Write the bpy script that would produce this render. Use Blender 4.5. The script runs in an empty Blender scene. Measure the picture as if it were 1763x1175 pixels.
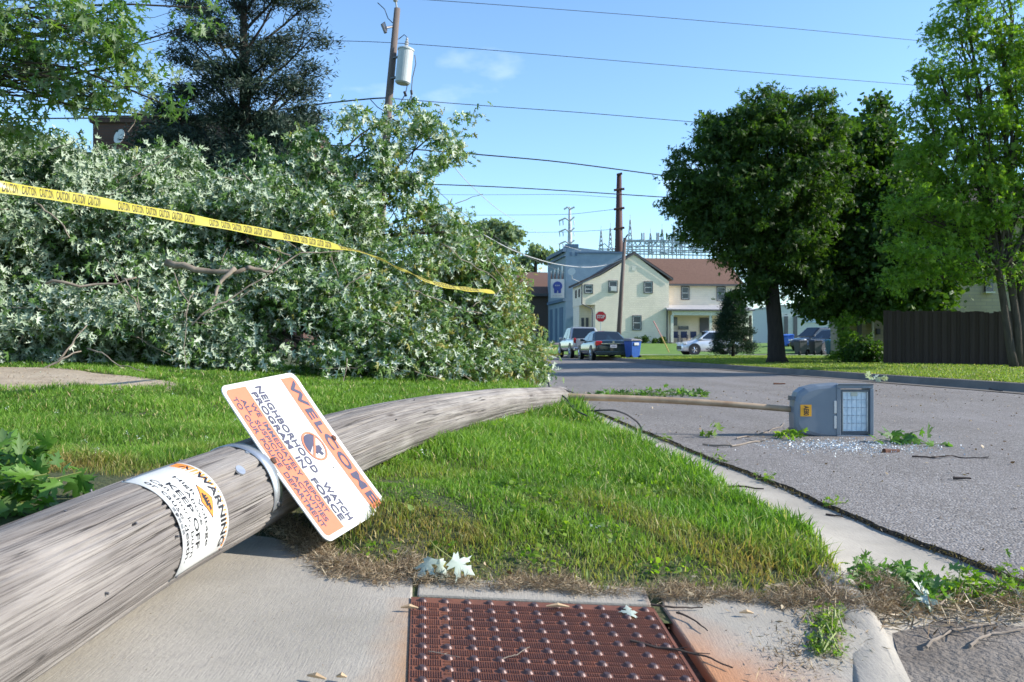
import bpy, math, random
import numpy as np
from math import pi, sin, cos, radians as R_
from mathutils import Vector, Matrix
S = bpy.context.scene
COL = S.collection
rng = np.random.default_rng(7)
random.seed(7)
# ------------------------------------------------------------------ camera, sky, sun, exposure
FPX, CX, HY, CH = 1450.0, 881.5, 595.0, 0.75      # focal length (px of a 1763 px frame), centre, horizon row, eye height
cam = bpy.data.cameras.new('camera'); camo = bpy.data.objects.new('camera', cam); COL.objects.link(camo)
camo.location = (0, 0, CH); camo.rotation_euler = (pi/2, 0, 0)
cam.sensor_width = 36; cam.lens = 36*FPX/1763; cam.shift_y = (HY-587.5)/1763
cam.clip_start = 0.05; cam.clip_end = 3000
cam.dof.use_dof = True; cam.dof.focus_distance = 4.2; cam.dof.aperture_fstop = 9
S.camera = camo
S.render.engine = 'CYCLES'
S.render.resolution_x, S.render.resolution_y = 1024, 682
SUN_EL, SUN_AZ = 28.0, -3.0            # azimuth measured from +X towards +Y
wd = bpy.data.worlds.new('World'); S.world = wd; wd.use_nodes = True
nt = wd.node_tree; N = nt.nodes; N.clear()
out = N.new('ShaderNodeOutputWorld'); bg = N.new('ShaderNodeBackground'); sky = N.new('ShaderNodeTexSky')
sky.sky_type = 'NISHITA'; sky.sun_disc = False
sky.sun_elevation = R_(SUN_EL); sky.sun_rotation = R_(90-SUN_AZ)
sky.air_density = 1.0; sky.dust_density = 0.25; sky.ozone_density = 3.5
bg.inputs[1].default_value = 0.15
tc = N.new('ShaderNodeTexCoord'); nz = N.new('ShaderNodeTexNoise'); nz.inputs['Scale'].default_value = 5; nz.inputs['Detail'].default_value = 6
mp = N.new('ShaderNodeMapping'); mp.inputs['Scale'].default_value = (1, 1, 2.2); mp.inputs['Location'].default_value = (1.3, .2, .55)
rp = N.new('ShaderNodeValToRGB'); rp.color_ramp.elements[0].position = .58; rp.color_ramp.elements[1].position = .8
rp.color_ramp.elements[1].color = (.45, .45, .45, 1)
mx = N.new('ShaderNodeMix'); mx.data_type = 'RGBA'; mx.inputs[7].default_value = (6.5, 6.9, 7.4, 1)
L = nt.links.new
L(tc.outputs['Generated'], mp.inputs[0]); L(mp.outputs[0], nz.inputs['Vector']); L(nz.outputs['Fac'], rp.inputs[0])
tn = N.new('ShaderNodeMix'); tn.data_type = 'RGBA'; tn.blend_type = 'MULTIPLY'; tn.inputs[0].default_value = 1; tn.inputs[7].default_value = (.97, 1.06, 1.10, 1)
L(sky.outputs[0], tn.inputs[6]); L(rp.outputs[0], mx.inputs[0]); L(tn.outputs[2], mx.inputs[6]); L(mx.outputs[2], bg.inputs[0]); L(bg.outputs[0], out.inputs[0])
sl = bpy.data.lights.new('sun', 'SUN'); so = bpy.data.objects.new('sun', sl); COL.objects.link(so)
sl.energy = 4.6; sl.angle = R_(.5); sl.color = (1, .93, .83)
sd = Vector((cos(R_(SUN_EL))*cos(R_(SUN_AZ)), cos(R_(SUN_EL))*sin(R_(SUN_AZ)), sin(R_(SUN_EL))))
so.rotation_euler = sd.to_track_quat('Z', 'Y').to_euler(); so.location = (30, -5, 25)
S.view_settings.view_transform = 'Standard'; S.view_settings.look = 'None'
S.view_settings.gamma = 1; S.view_settings.exposure = 0.84
# ------------------------------------------------------------------ helpers
def W(px, py, Y): return np.array([(px-CX)*Y/FPX, Y, CH-(py-HY)*Y/FPX])
def G(px, py, z=0.):
    Y = (CH-z)*FPX/(py-HY); return np.array([(px-CX)*Y/FPX, Y, z])
RP = (-.103, -.055, .075)               # kerb ramp plane z = a + bX + cY
def ramp(x, y): return RP[0]+RP[1]*x+RP[2]*y
def GR(px, py, dz=0.):
    dx, dz_ = (px-CX)/FPX, -(py-HY)/FPX
    t = (RP[0]+dz-CH)/(dz_-RP[1]*dx-RP[2]); return np.array([dx*t, t, CH+dz_*t])
def sst(a, b, x):
    t = np.clip((np.asarray(x, float)-a)/(b-a), 0, 1); return t*t*(3-2*t)
def roadL(y): return 1.85-.095*np.asarray(y, float)+.05*sst(3.6, 2.2, y)     # left asphalt edge
def roadR(y): return 9.56-.112*np.asarray(y, float)
def gutL(y): return roadL(y)-.50-.30*np.maximum(2.9-np.asarray(y, float), 0)**1.3
def vnoise(x, y, s, seed=0):
    x = np.asarray(x, float)*s+seed*17.3; y = np.asarray(y, float)*s+seed*5.1
    return (np.sin(x*1.3+1.7*np.sin(y*.9))+np.sin(y*1.7+1.3*np.sin(x*1.1+2))+.6*np.sin(x*3.1+y*2.3))/2.6
def lawnz(x, y):
    x = np.asarray(x, float); y = np.asarray(y, float)
    s = gutL(y)-.17-x
    far = .125+.10*sst(.0, 1.2, s)+.25*sst(1.0, 5.5, s)*sst(4.0, 8.5, y)+.075*np.exp(-((x-(-.59+(y-3.58)*.235)-.30)/.26)**2)*sst(3.2, 4.3, y)*sst(8.2, 6.8, y)+.05*sst(6, 10, y)
    near = ramp(x, y)-.008
    k = sst(2.3, 3.0, y-.42*sst(-.35, -.75, x))
    return near*(1-k)+far*k+.012*vnoise(x, y, 2.1, 1)*sst(2.4, 3.2, y)
OFF = {}
def fin(o, off): OFF[o.name] = np.array(off, float)
def tagp(o, label=None, cat=None, group=None, kind=None):
    if label: o['label'] = label
    if cat: o['category'] = cat
    if group: o['group'] = group
    if kind: o['kind'] = kind
    return o
def thing(name, label, cat, loc=(0, 0, 0), rz=0, group=None, local=False):
    o = bpy.data.objects.new(name, None); COL.objects.link(o); o.empty_display_size = .2
    o.location = [float(v) for v in loc]; o.rotation_euler = (0, 0, rz); tagp(o, label, cat, group)
    fin(o, (0, 0, 0) if local else loc); return o
def link_mesh(name, me, mats, parent=None, off=None, smooth=False):
    for m in (mats if isinstance(mats, (list, tuple)) else [mats]): me.materials.append(m)
    o = bpy.data.objects.new(name, me); COL.objects.link(o)
    if parent: o.parent = parent; fin(o, OFF[parent.name])
    elif off is not None: o.location = [float(v) for v in off]; fin(o, off)
    else: fin(o, (0, 0, 0))
    if smooth: me.polygons.foreach_set('use_smooth', np.ones(len(me.polygons), bool))
    me.update(); return o
def npmesh(name, V, F, mats, parent=None, off=None, vc=None, smooth=False):
    """F : (n,k) uniform faces"""
    o0 = OFF[parent.name] if parent else (np.array(off, float) if off is not None else np.zeros(3))
    V = np.asarray(V, np.float32)-o0.astype(np.float32)
    me = bpy.data.meshes.new(name); n, k = F.shape
    me.vertices.add(len(V)); me.vertices.foreach_set('co', V.ravel())
    me.loops.add(n*k); me.loops.foreach_set('vertex_index', F.astype(np.int32).ravel())
    me.polygons.add(n); me.polygons.foreach_set('loop_start', np.arange(0, n*k, k, dtype=np.int32))
    me.update(calc_edges=True); me.validate()
    if vc is not None:
        a = me.attributes.new('vc', 'FLOAT_COLOR', 'POINT')
        c = np.zeros((len(V), 4), np.float32); c[:, :vc.shape[1]] = vc; c[:, 3] = 1
        a.data.foreach_set('color', c.ravel())
    return link_mesh(name, me, mats, parent, off, smooth)
class MB:
    def __init__(s): s.v = []; s.f = []; s.uv = None
    def add(s, vs, fs):
        b = len(s.v); s.v += [tuple(float(c) for c in v) for v in vs]; s.f += [tuple(b+i for i in f) for f in fs]; return s
    def box(s, lo, hi):
        (a, b, c), (d, e, f) = lo, hi
        return s.add([(a,b,c),(d,b,c),(d,e,c),(a,e,c),(a,b,f),(d,b,f),(d,e,f),(a,e,f)],
                     [(0,3,2,1),(4,5,6,7),(0,1,5,4),(1,2,6,5),(2,3,7,6),(3,0,4,7)])
    def tube(s, P, r, n=6, cap=True):
        P = [Vector([float(c) for c in p]) for p in P]; m = len(P)
        if not hasattr(r, '__len__'): r = [r]*m
        vs = []; up = Vector((0, 0, 1)); pn = None
        for i, p in enumerate(P):
            t = (P[min(i+1, m-1)]-P[max(i-1, 0)])
            t = t.normalized() if t.length > 1e-9 else Vector((0, 0, 1))
            a = pn if pn is not None else (up if abs(t.z) < .9 else Vector((1, 0, 0)))
            x = (a-t*a.dot(t)); x = x.normalized() if x.length > 1e-6 else t.orthogonal().normalized()
            pn = x; y = t.cross(x)
            for k in range(n):
                an = 2*pi*k/n; vs.append(p+(x*cos(an)+y*sin(an))*r[i])
        fs = [(i*n+k, i*n+(k+1) % n, (i+1)*n+(k+1) % n, (i+1)*n+k) for i in range(m-1) for k in range(n)]
        if cap: fs += [tuple(range(n-1, -1, -1)), tuple((m-1)*n+k for k in range(n))]
        return s.add(vs, fs)
    def prism(s, poly, o, ex, ey, ez, t0, t1):
        """2D polygon (x,y) in frame ex,ey at origin o, extruded from t0 to t1 along ez"""
        o, ex, ey, ez = [np.array(q, float) for q in (o, ex, ey, ez)]; n = len(poly)
        vs = [o+ex*x+ey*y+ez*t for t in (t0, t1) for x, y in poly]
        return s.add(vs, [tuple(range(n-1, -1, -1)), tuple(range(n, 2*n))]+[(i, (i+1) % n, n+(i+1) % n, n+i) for i in range(n)])
    def quad(s, a, b, c, d): return s.add([a, b, c, d], [(0, 1, 2, 3)])
    def lathe(s, prof, o=(0, 0, 0), axis=(0, 0, 1), n=16):
        ax = Vector([float(q) for q in axis]).normalized(); x = ax.orthogonal().normalized(); y = ax.cross(x); o = Vector([float(q) for q in o])
        vs = [o+ax*h+(x*cos(2*pi*k/n)+y*sin(2*pi*k/n))*r for r, h in prof for k in range(n)]; m = len(prof)
        fs = [(i*n+k, i*n+(k+1) % n, (i+1)*n+(k+1) % n, (i+1)*n+k) for i in range(m-1) for k in range(n)]
        return s.add(vs, fs+[tuple(range(n-1, -1, -1)), tuple((m-1)*n+k for k in range(n))])
    def build(s, name, mats, parent=None, off=None, smooth=False, label=None, bevel=0):
        o0 = OFF[parent.name] if parent else (np.array(off, float) if off is not None else np.zeros(3))
        me = bpy.data.meshes.new(name); me.from_pydata([tuple(np.array(v)-o0) for v in s.v], [], s.f); me.update()
        o = link_mesh(name, me, mats, parent, off, smooth)
        if bevel:
            m = o.modifiers.new('bevel', 'BEVEL'); m.width = bevel; m.segments = 2; m.limit_method = 'ANGLE'
        if label: o['label'] = label
        return o
def grid(fx, us, vs_):
    V = []; nu, nv = len(us), len(vs_)
    for v in vs_:
        for u in us: V.append(fx(u, v))
    F = [(j*nu+i, j*nu+i+1, (j+1)*nu+i+1, (j+1)*nu+i) for j in range(nv-1) for i in range(nu-1)]
    return np.array(V, float), np.array(F)
# ------------------------------------------------------------------ materials
def newmat(name):
    m = bpy.data.materials.new(name); m.use_nodes = True; n = m.node_tree.nodes
    return m, n, m.node_tree.links.new, n['Principled BSDF']
def c4(c): return (c[0], c[1], c[2], 1)
def texco(n, l, scale=(1, 1, 1), src='Object'):
    t = n.new('ShaderNodeTexCoord'); m = n.new('ShaderNodeMapping'); m.inputs['Scale'].default_value = scale
    l(t.outputs[src], m.inputs[0]); return m.outputs[0]
def noise(n, l, vec, scale, detail=4, rough=.55):
    t = n.new('ShaderNodeTexNoise'); t.inputs['Scale'].default_value = scale; t.inputs['Detail'].default_value = detail
    t.inputs['Roughness'].default_value = rough; l(vec, t.inputs['Vector']); return t.outputs['Fac']
def ramp_n(n, l, fac, stops):
    r = n.new('ShaderNodeValToRGB'); l(fac, r.inputs[0]); e = r.color_ramp.elements
    while len(e) < len(stops): e.new(.5)
    for i, (p, c) in enumerate(stops): e[i].position = p; e[i].color = c4(c) if hasattr(c, '__len__') else (c, c, c, 1)
    return r.outputs[0]
def mixc(n, l, fac, a, b, mode='MIX'):
    m = n.new('ShaderNodeMix'); m.data_type = 'RGBA'; m.blend_type = mode
    for i, q in ((0, fac), (6, a), (7, b)):
        if hasattr(q, 'links') or isinstance(q, bpy.types.NodeSocket): l(q, m.inputs[i])
        elif i == 0: m.inputs[0].default_value = q
        else: m.inputs[i].default_value = c4(q)
    return m.outputs[2]
def bump(n, l, b, h, strength=.4, dist=.01):
    k = n.new('ShaderNodeBump'); k.inputs['Strength'].default_value = strength; k.inputs['Distance'].default_value = dist
    l(h, k.inputs['Height']); l(k.outputs[0], b.inputs['Normal'])
def simple(name, c, c2=None, rough=.7, metal=0, sc=8, bs=0, bd=.005, bsc=60, stretch=(1, 1, 1), spec=None):
    m, n, l, b = newmat(name); v = texco(n, l, stretch)
    c2 = c2 or tuple(q*.72 for q in c)
    f = noise(n, l, v, sc, 6, .6); l(ramp_n(n, l, f, [(.3, c2), (.7, c)]), b.inputs['Base Color'])
    b.inputs['Roughness'].default_value = rough; b.inputs['Metallic'].default_value = metal
    if spec is not None: b.inputs['Specular IOR Level'].default_value = spec
    if bs: bump(n, l, b, noise(n, l, v, bsc, 5), bs, bd)
    return m
def leafmat(name, stops, under=None, transl=.35, rough=.55, tcol=None):
    m, n, l, b = newmat(name)
    a = n.new('ShaderNodeAttribute'); a.attribute_name = 'vc'; sp = n.new('ShaderNodeSeparateColor'); l(a.outputs['Color'], sp.inputs[0])
    col = ramp_n(n, l, sp.outputs[0], stops)
    if under is not None:
        g = n.new('ShaderNodeNewGeometry'); col = mixc(n, l, g.outputs['Backfacing'], col, under if not isinstance(under, list) else ramp_n(n, l, sp.outputs[0], under))
    l(col, b.inputs['Base Color']); b.inputs['Roughness'].default_value = rough; b.inputs['Specular IOR Level'].default_value = .35
    t = n.new('ShaderNodeBsdfTranslucent')
    hs = n.new('ShaderNodeMix'); hs.data_type = 'RGBA'; hs.blend_type = 'MULTIPLY'; hs.inputs[0].default_value = 1
    l(col if under is None else ramp_n(n, l, sp.outputs[0], stops), hs.inputs[6]); hs.inputs[7].default_value = c4(tcol or (2.0, 2.1, .8)); l(hs.outputs[2], t.inputs[0])
    ms = n.new('ShaderNodeMixShader'); ms.inputs[0].default_value = transl
    l(b.outputs[0], ms.inputs[1]); l(t.outputs[0], ms.inputs[2]); l(ms.outputs[0], n['Material Output'].inputs[0])
    return m
def concrete_mat(name='concrete', rust=False):
    m, n, l, b = newmat(name); v = texco(n, l)
    f = noise(n, l, v, 2.2, 7, .65); base = ramp_n(n, l, f, [(.3, (.26, .238, .195)), (.55, (.34, .31, .26)), (.8, (.39, .36, .305))])
    f2 = noise(n, l, v, 180, 2); base = mixc(n, l, ramp_n(n, l, f2, [(.60, 0), (.72, .7)]), base, (.22, .2, .18))
    f5 = noise(n, l, v, 26, 5, .7); base = mixc(n, l, ramp_n(n, l, f5, [(.58, 0), (.75, .35)]), base, (.2, .18, .15))
    vb = texco(n, l, (1, .06, 1)); fb = noise(n, l, vb, 260, 3, .6)     # broom finish, lines running up the ramp
    base = mixc(n, l, ramp_n(n, l, fb, [(.38, .45), (.52, 0)]), base, (.24, .22, .2))
    if rust:
        g = n.new('ShaderNodeNewGeometry'); sx = n.new('ShaderNodeSeparateXYZ'); l(g.outputs['Position'], sx.inputs[0])
        # rust washed out of the iron plate: distance from the plate's right and left edges
        def mth(op, a, b_):
            q = n.new('ShaderNodeMath'); q.operation = op
            for i, z in enumerate((a, b_)):
                if isinstance(z, bpy.types.NodeSocket): l(z, q.inputs[i])
                else: q.inputs[i].default_value = z
            return q.outputs[0]
        dr = mth('ADD', mth('SUBTRACT', sx.outputs[0], .375), mth('MULTIPLY', mth('SUBTRACT', sx.outputs[1], 1.88), .75))
        dr = mth('ADD', dr, mth('MULTIPLY', mth('SUBTRACT', noise(n, l, v, 9, 5), .5), .16))
        k = ramp_n(n, l, dr, [(.0, 1), (.14, .72), (.27, .28), (.4, 0)])
        gt = mth('MULTIPLY', mth('GREATER_THAN', sx.outputs[0], .2), mth('LESS_THAN', mth('SUBTRACT', sx.outputs[1], mth('MULTIPLY', mth('GREATER_THAN', sx.outputs[0], .366), 9.)), 2.235))
        base = mixc(n, l, mth('MULTIPLY', k, gt), base, (.40, .16, .055))
        dl = mth('ADD', mth('SUBTRACT', -.225, sx.outputs[0]), mth('MULTIPLY', mth('SUBTRACT', noise(n, l, v, 12, 5), .5), .08))
        kl = mth('MULTIPLY', mth('MULTIPLY', ramp_n(n, l, dl, [(.0, .75), (.05, .3), (.11, 0)]), mth('LESS_THAN', sx.outputs[0], -.1)), mth('LESS_THAN', sx.outputs[1], 2.235))
        base = mixc(n, l, kl, base, (.36, .19, .08))
    l(base, b.inputs['Base Color']); b.inputs['Roughness'].default_value = .9
    mm = n.new('ShaderNodeMath'); mm.operation = 'ADD'; l(fb, mm.inputs[0]); l(noise(n, l, v, 90, 4), mm.inputs[1])
    bump(n, l, b, mm.outputs[0], .35, .004)
    return m
def asphalt_mat():
    m, n, l, b = newmat('asphalt'); v = texco(n, l)
    vo = n.new('ShaderNodeTexVoronoi'); vo.inputs['Scale'].default_value = 95; l(v, vo.inputs['Vector'])
    sepc = n.new('ShaderNodeSeparateColor'); l(vo.outputs['Color'], sepc.inputs[0])
    st = ramp_n(n, l, sepc.outputs[0], [(0, (.12, .108, .098)), (.35, (.175, .158, .144)), (.7, (.225, .205, .188)), (1, (.36, .34, .32))])
    big = noise(n, l, v, .7, 6, .65); base = mixc(n, l, ramp_n(n, l, big, [(.3, .45), (.6, 0)]), st, (.12, .105, .095))
    f3 = noise(n, l, v, 14, 5, .7); base = mixc(n, l, ramp_n(n, l, f3, [(.55, 0), (.8, .5)]), base, (.12, .105, .10))
    vs = texco(n, l, (1.2, .12, 1)); f4 = noise(n, l, vs, 1.6, 4); base = mixc(n, l, ramp_n(n, l, f4, [(.45, 0), (.7, .3)]), base, (.29, .27, .265))
    l(base, b.inputs['Base Color']); b.inputs['Roughness'].default_value = .88; b.inputs['Specular IOR Level'].default_value = .3
    dd = n.new('ShaderNodeMath'); dd.operation = 'MULTIPLY'; dd.inputs[1].default_value = -1; l(vo.outputs['Distance'], dd.inputs[0])
    bump(n, l, b, dd.outputs[0], .8, .006); return m
def soil_mat(name, c1, c2, c3, sc=6):
    m, n, l, b = newmat(name); v = texco(n, l)
    f = noise(n, l, v, sc, 7, .7); l(ramp_n(n, l, f, [(.3, c1), (.5, c2), (.72, c3)]), b.inputs['Base Color'])
    b.inputs['Roughness'].default_value = .95; bump(n, l, b, noise(n, l, v, sc*12, 4), .8, .02); return m
def siding_mat(name, c, pitch=.11):
    m, n, l, b = newmat(name); v = texco(n, l); w = n.new('ShaderNodeTexWave'); w.wave_type = 'BANDS'; w.bands_direction = 'Z'; w.wave_profile = 'SAW'
    w.inputs['Scale'].default_value = 2*pi/pitch/20; l(v, w.inputs['Vector'])
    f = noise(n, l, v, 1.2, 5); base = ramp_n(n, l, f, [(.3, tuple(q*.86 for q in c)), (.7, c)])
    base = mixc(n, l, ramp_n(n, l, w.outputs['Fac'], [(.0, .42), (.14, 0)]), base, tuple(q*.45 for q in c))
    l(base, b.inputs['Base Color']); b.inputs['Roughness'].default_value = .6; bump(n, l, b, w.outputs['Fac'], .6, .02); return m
def brick_mat(name, c1, c2, mortar, sc=1):
    m, n, l, b = newmat(name); t = n.new('ShaderNodeTexCoord'); s_ = n.new('ShaderNodeSeparateXYZ'); l(t.outputs['Object'], s_.inputs[0])
    ad = n.new('ShaderNodeMath'); ad.operation = 'ADD'; l(s_.outputs[0], ad.inputs[0]); l(s_.outputs[1], ad.inputs[1])
    cb = n.new('ShaderNodeCombineXYZ'); l(ad.outputs[0], cb.inputs[0]); l(s_.outputs[2], cb.inputs[1])
    br = n.new('ShaderNodeTexBrick'); l(cb.outputs[0], br.inputs['Vector'])
    br.inputs['Color1'].default_value = c4(c1); br.inputs['Color2'].default_value = c4(c2); br.inputs['Mortar'].default_value = c4(mortar)
    br.inputs['Scale'].default_value = 1; br.inputs['Brick Width'].default_value = .42*sc; br.inputs['Row Height'].default_value = .13*sc; br.inputs['Mortar Size'].default_value = .014
    f = noise(n, l, t.outputs['Object'], 1.1, 5); l(mixc(n, l, ramp_n(n, l, f, [(.35, .4), (.65, 0)]), br.outputs[0], tuple(q*.55 for q in c1)), b.inputs['Base Color'])
    b.inputs['Roughness'].default_value = .9; bump(n, l, b, br.outputs['Fac'], -.4, .01); return m
def wood_pole_mat(name, lo, mid, hi):
    m, n, l, b = newmat(name)
    u = n.new('ShaderNodeUVMap'); u.uv_map = 'UVMap'
    def mp_(s, o=(0, 0, 0)):
        q = n.new('ShaderNodeMapping'); q.inputs['Scale'].default_value = s; q.inputs['Location'].default_value = o; l(u.outputs[0], q.inputs[0]); return q.outputs[0]
    f = noise(n, l, mp_((.8, 26, 1)), 1.6, 9, .68)
    base = ramp_n(n, l, f, [(.12, lo), (.42, mid), (.75, hi)])
    fine = noise(n, l, mp_((2.2, 190, 1)), 1.4, 5, .6); base = mixc(n, l, ramp_n(n, l, fine, [(.40, .75), (.50, 0)]), base, lo)
    blot = noise(n, l, mp_((1.1, 9, 1)), 1.3, 6, .7); base = mixc(n, l, ramp_n(n, l, blot, [(.55, 0), (.72, .4)]), base, tuple(q*.6 for q in mid))
    wv = noise(n, l, mp_((1.2, 3, 1), (3, 1, 0)), 1.2, 4); base = mixc(n, l, ramp_n(n, l, wv, [(.5, 0), (.66, .5)]), base, tuple(min(1, q*1.15) for q in hi))
    # long drying checks : thin level sets of a stretched noise
    ck = noise(n, l, mp_((.42, 22, 1), (7, 3, 0)), 1.2, 3, .5)
    s = n.new('ShaderNodeMath'); s.operation = 'SUBTRACT'; l(ck, s.inputs[0]); s.inputs[1].default_value = .5
    a = n.new('ShaderNodeMath'); a.operation = 'ABSOLUTE'; l(s.outputs[0], a.inputs[0])
    gate = noise(n, l, mp_((.9, 7, 1), (1, 9, 0)), 1.5, 3)
    g2 = ramp_n(n, l, gate, [(.46, 0), (.54, 1)])
    cr = n.new('ShaderNodeMath'); cr.operation = 'MULTIPLY'; l(ramp_n(n, l, a.outputs[0], [(0, 1), (.004, .8), (.009, 0)]), cr.inputs[0]); l(g2, cr.inputs[1])
    vk = n.new('ShaderNodeTexVoronoi'); vk.inputs['Scale'].default_value = 1; vk.inputs['Randomness'].default_value = 1; l(mp_((1.1, 5.5, 1), (.3, .2, 0)), vk.inputs['Vector'])
    base = mixc(n, l, ramp_n(n, l, vk.outputs['Distance'], [(.03, .9), (.06, .35), (.085, 0)]), base, (.05, .035, .028))
    base = mixc(n, l, cr.outputs[0], base, (.025, .02, .018))
    l(base, b.inputs['Base Color']); b.inputs['Roughness'].default_value = .88
    h = n.new('ShaderNodeMath'); h.operation = 'SUBTRACT'; l(fine, h.inputs[0]); l(cr.outputs[0], h.inputs[1])
    bump(n, l, b, h.outputs[0], .7, .006); return m
M = {}
M['concrete'] = concrete_mat('concrete', True); M['gutter'] = concrete_mat('gutter_concrete'); M['asphalt'] = asphalt_mat()
M['lawn'] = soil_mat('lawn_ground', (.030, .042, .012), (.055, .07, .02), (.10, .085, .04), 5)
M['farlawn'] = soil_mat('far_lawn', (.075, .15, .014), (.10, .195, .02), (.135, .24, .035), 1.4)
M['dirtyasphalt'] = soil_mat('dirty_asphalt', (.10, .08, .063), (.165, .14, .115), (.235, .205, .175), 4)
M['soil'] = soil_mat('soil', (.035, .025, .018), (.08, .06, .04), (.15, .115, .075), 9)
M['sand'] = soil_mat('sandy_path', (.26, .20, .14), (.36, .29, .21), (.44, .37, .28), 3)
M['wood'] = wood_pole_mat('weathered_wood', (.055, .046, .042), (.155, .137, .125), (.32, .295, .27))
M['polewood'] = simple('brown_pole_wood', (.17, .135, .12), (.10, .078, .07), .9, sc=3, stretch=(6, 6, .4))
M['darkwood'] = simple('dark_stained_wood', (.055, .034, .027), (.03, .018, .014), .85, sc=2, stretch=(7, 7, .3))
M['bark'] = simple('bark', (.085, .065, .05), (.035, .027, .022), .95, sc=5, bs=.6, bd=.03, bsc=12, stretch=(3, 3, .6))
M['darkbark'] = simple('dark_bark', (.035, .027, .022), (.016, .012, .01), .95, sc=5, stretch=(3, 3, .6))
M['twig'] = simple('grey_twig', (.30, .25, .20), (.14, .11, .085), .85, sc=9)
M['darktwig'] = simple('dark_twig', (.07, .05, .04), (.03, .022, .018), .9, sc=20)
M['greenstem'] = simple('green_stem', (.22, .26, .07), None, .6)
M['galv'] = simple('galvanised_steel', (.60, .62, .64), (.40, .42, .45), .38, .75, sc=18)
M['steel'] = simple('dark_steel', (.16, .16, .17), (.09, .09, .1), .5, .5)
M['rustpipe'] = simple('weathered_pipe', (.48, .36, .24), (.26, .16, .09), .6, .15, sc=5, bs=.2, bsc=60)
M['ruststeel'] = simple('rust_brown_steel', (.075, .03, .026), (.045, .02, .018), .7, .2)
M['domeiron'] = simple('worn_dome_iron', (.105, .062, .058), (.07, .042, .04), .45, .35, sc=30)
M['rustiron'] = simple('rusted_iron', (.26, .095, .048), (.13, .052, .034), .6, .25, sc=14, bs=.5, bd=.0015, bsc=180)
M['signwhite'] = simple('sign_white', (.56, .56, .54), (.50, .50, .475), .42, sc=7)
M['orange'] = simple('faded_orange', (.62, .185, .095), (.56, .16, .08), .5, sc=9)
M['navy'] = simple('faded_navy_ink', (.075, .07, .11), (.05, .05, .085), .5)
M['vinyl'] = simple('vinyl_white', (.60, .60, .58), (.54, .54, .52), .35, sc=12)
M['warnorange'] = simple('warning_orange', (.85, .27, .03), (.75, .22, .03), .4)
M['black'] = simple('black', (.015, .015, .018), None, .5)
M['rubber'] = simple('rubber', (.02, .02, .02), None, .85)
M['wire'] = simple('wire', (.03, .03, .035), None, .6)
M['palewire'] = simple('pale_wire', (.45, .46, .48), None, .5)
M['lampgrey'] = simple('lamp_grey_paint', (.19, .225, .265), (.155, .185, .225), .38, .1, sc=5, bs=.1, bsc=120)
M['lampdark'] = simple('lamp_dark_frame', (.10, .12, .145), None, .4, .2)
M['yellow'] = simple('yellow', (.9, .42, .02), None, .5)
M['brown_rust'] = simple('rust_spot', (.16, .06, .03), (.06, .03, .02), .8)
def glass_mat(name, c, rough=.06):
    m, n, l, b = newmat(name); b.inputs['Base Color'].default_value = c4(c); b.inputs['Roughness'].default_value = rough
    b.inputs['Specular IOR Level'].default_value = .8; f = noise(n, l, texco(n, l), 3, 2); l(ramp_n(n, l, f, [(.3, tuple(q*.8 for q in c)), (.7, c)]), b.inputs['Base Color']); return m
M['glass'] = glass_mat('window_glass', (.03, .035, .042), .25); M['carglass'] = glass_mat('car_glass', (.012, .016, .02))
def tape_mat():
    m, n, l, b = newmat('barrier_tape'); v = texco(n, l)
    l(ramp_n(n, l, noise(n, l, v, 5, 3), [(.3, (.66, .54, .06)), (.7, (.76, .65, .10))]), b.inputs['Base Color']); b.inputs['Roughness'].default_value = .3
    t = n.new('ShaderNodeBsdfTranslucent'); t.inputs[0].default_value = (.85, .75, .16, 1); ms = n.new('ShaderNodeMixShader'); ms.inputs[0].default_value = .45
    l(b.outputs[0], ms.inputs[1]); l(t.outputs[0], ms.inputs[2]); l(ms.outputs[0], n['Material Output'].inputs[0]); return m
M['tape'] = tape_mat()
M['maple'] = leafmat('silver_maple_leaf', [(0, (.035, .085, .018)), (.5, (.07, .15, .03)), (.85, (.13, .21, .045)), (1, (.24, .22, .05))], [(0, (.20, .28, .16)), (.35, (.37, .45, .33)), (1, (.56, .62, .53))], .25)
M['mapleground'] = leafmat('cut_maple_leaf', [(0, (.045, .12, .018)), (1, (.11, .23, .03))], (.12, .20, .07), .3)
M['paleleaf'] = leafmat('wilted_leaf', [(0, (.33, .40, .36)), (1, (.50, .57, .50))], (.55, .6, .54), .2)
M['leftmaple'] = leafmat('mid_green_maple_leaf', [(0, (.035, .09, .012)), (.6, (.075, .155, .02)), (1, (.14, .22, .04))], (.20, .27, .16), .35)
M['oak'] = leafmat('dark_green_leaf', [(0, (.014, .038, .006)), (.6, (.038, .085, .011)), (1, (.09, .16, .018))], (.05, .10, .025), .38)
M['fresh'] = leafmat('fresh_green_leaf', [(0, (.05, .115, .010)), (.6, (.12, .22, .02)), (1, (.22, .32, .035))], (.14, .22, .04), .45)
M['cedar'] = leafmat('cedar_needles', [(0, (.014, .028, .020)), (.6, (.03, .055, .038)), (1, (.055, .085, .05))], None, .12, tcol=(1, 1.1, .8))
M['spruce'] = leafmat('spruce_needles', [(0, (.012, .03, .016)), (1, (.035, .075, .03))], None, .12, tcol=(1, 1.1, .8))
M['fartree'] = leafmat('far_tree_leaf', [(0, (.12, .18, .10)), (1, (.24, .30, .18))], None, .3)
M['litter'] = leafmat('dry_litter', [(0, (.12, .075, .04)), (.5, (.30, .22, .13)), (1, (.52, .43, .29))], None, .12, tcol=(1.1, 1, .7))
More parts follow.
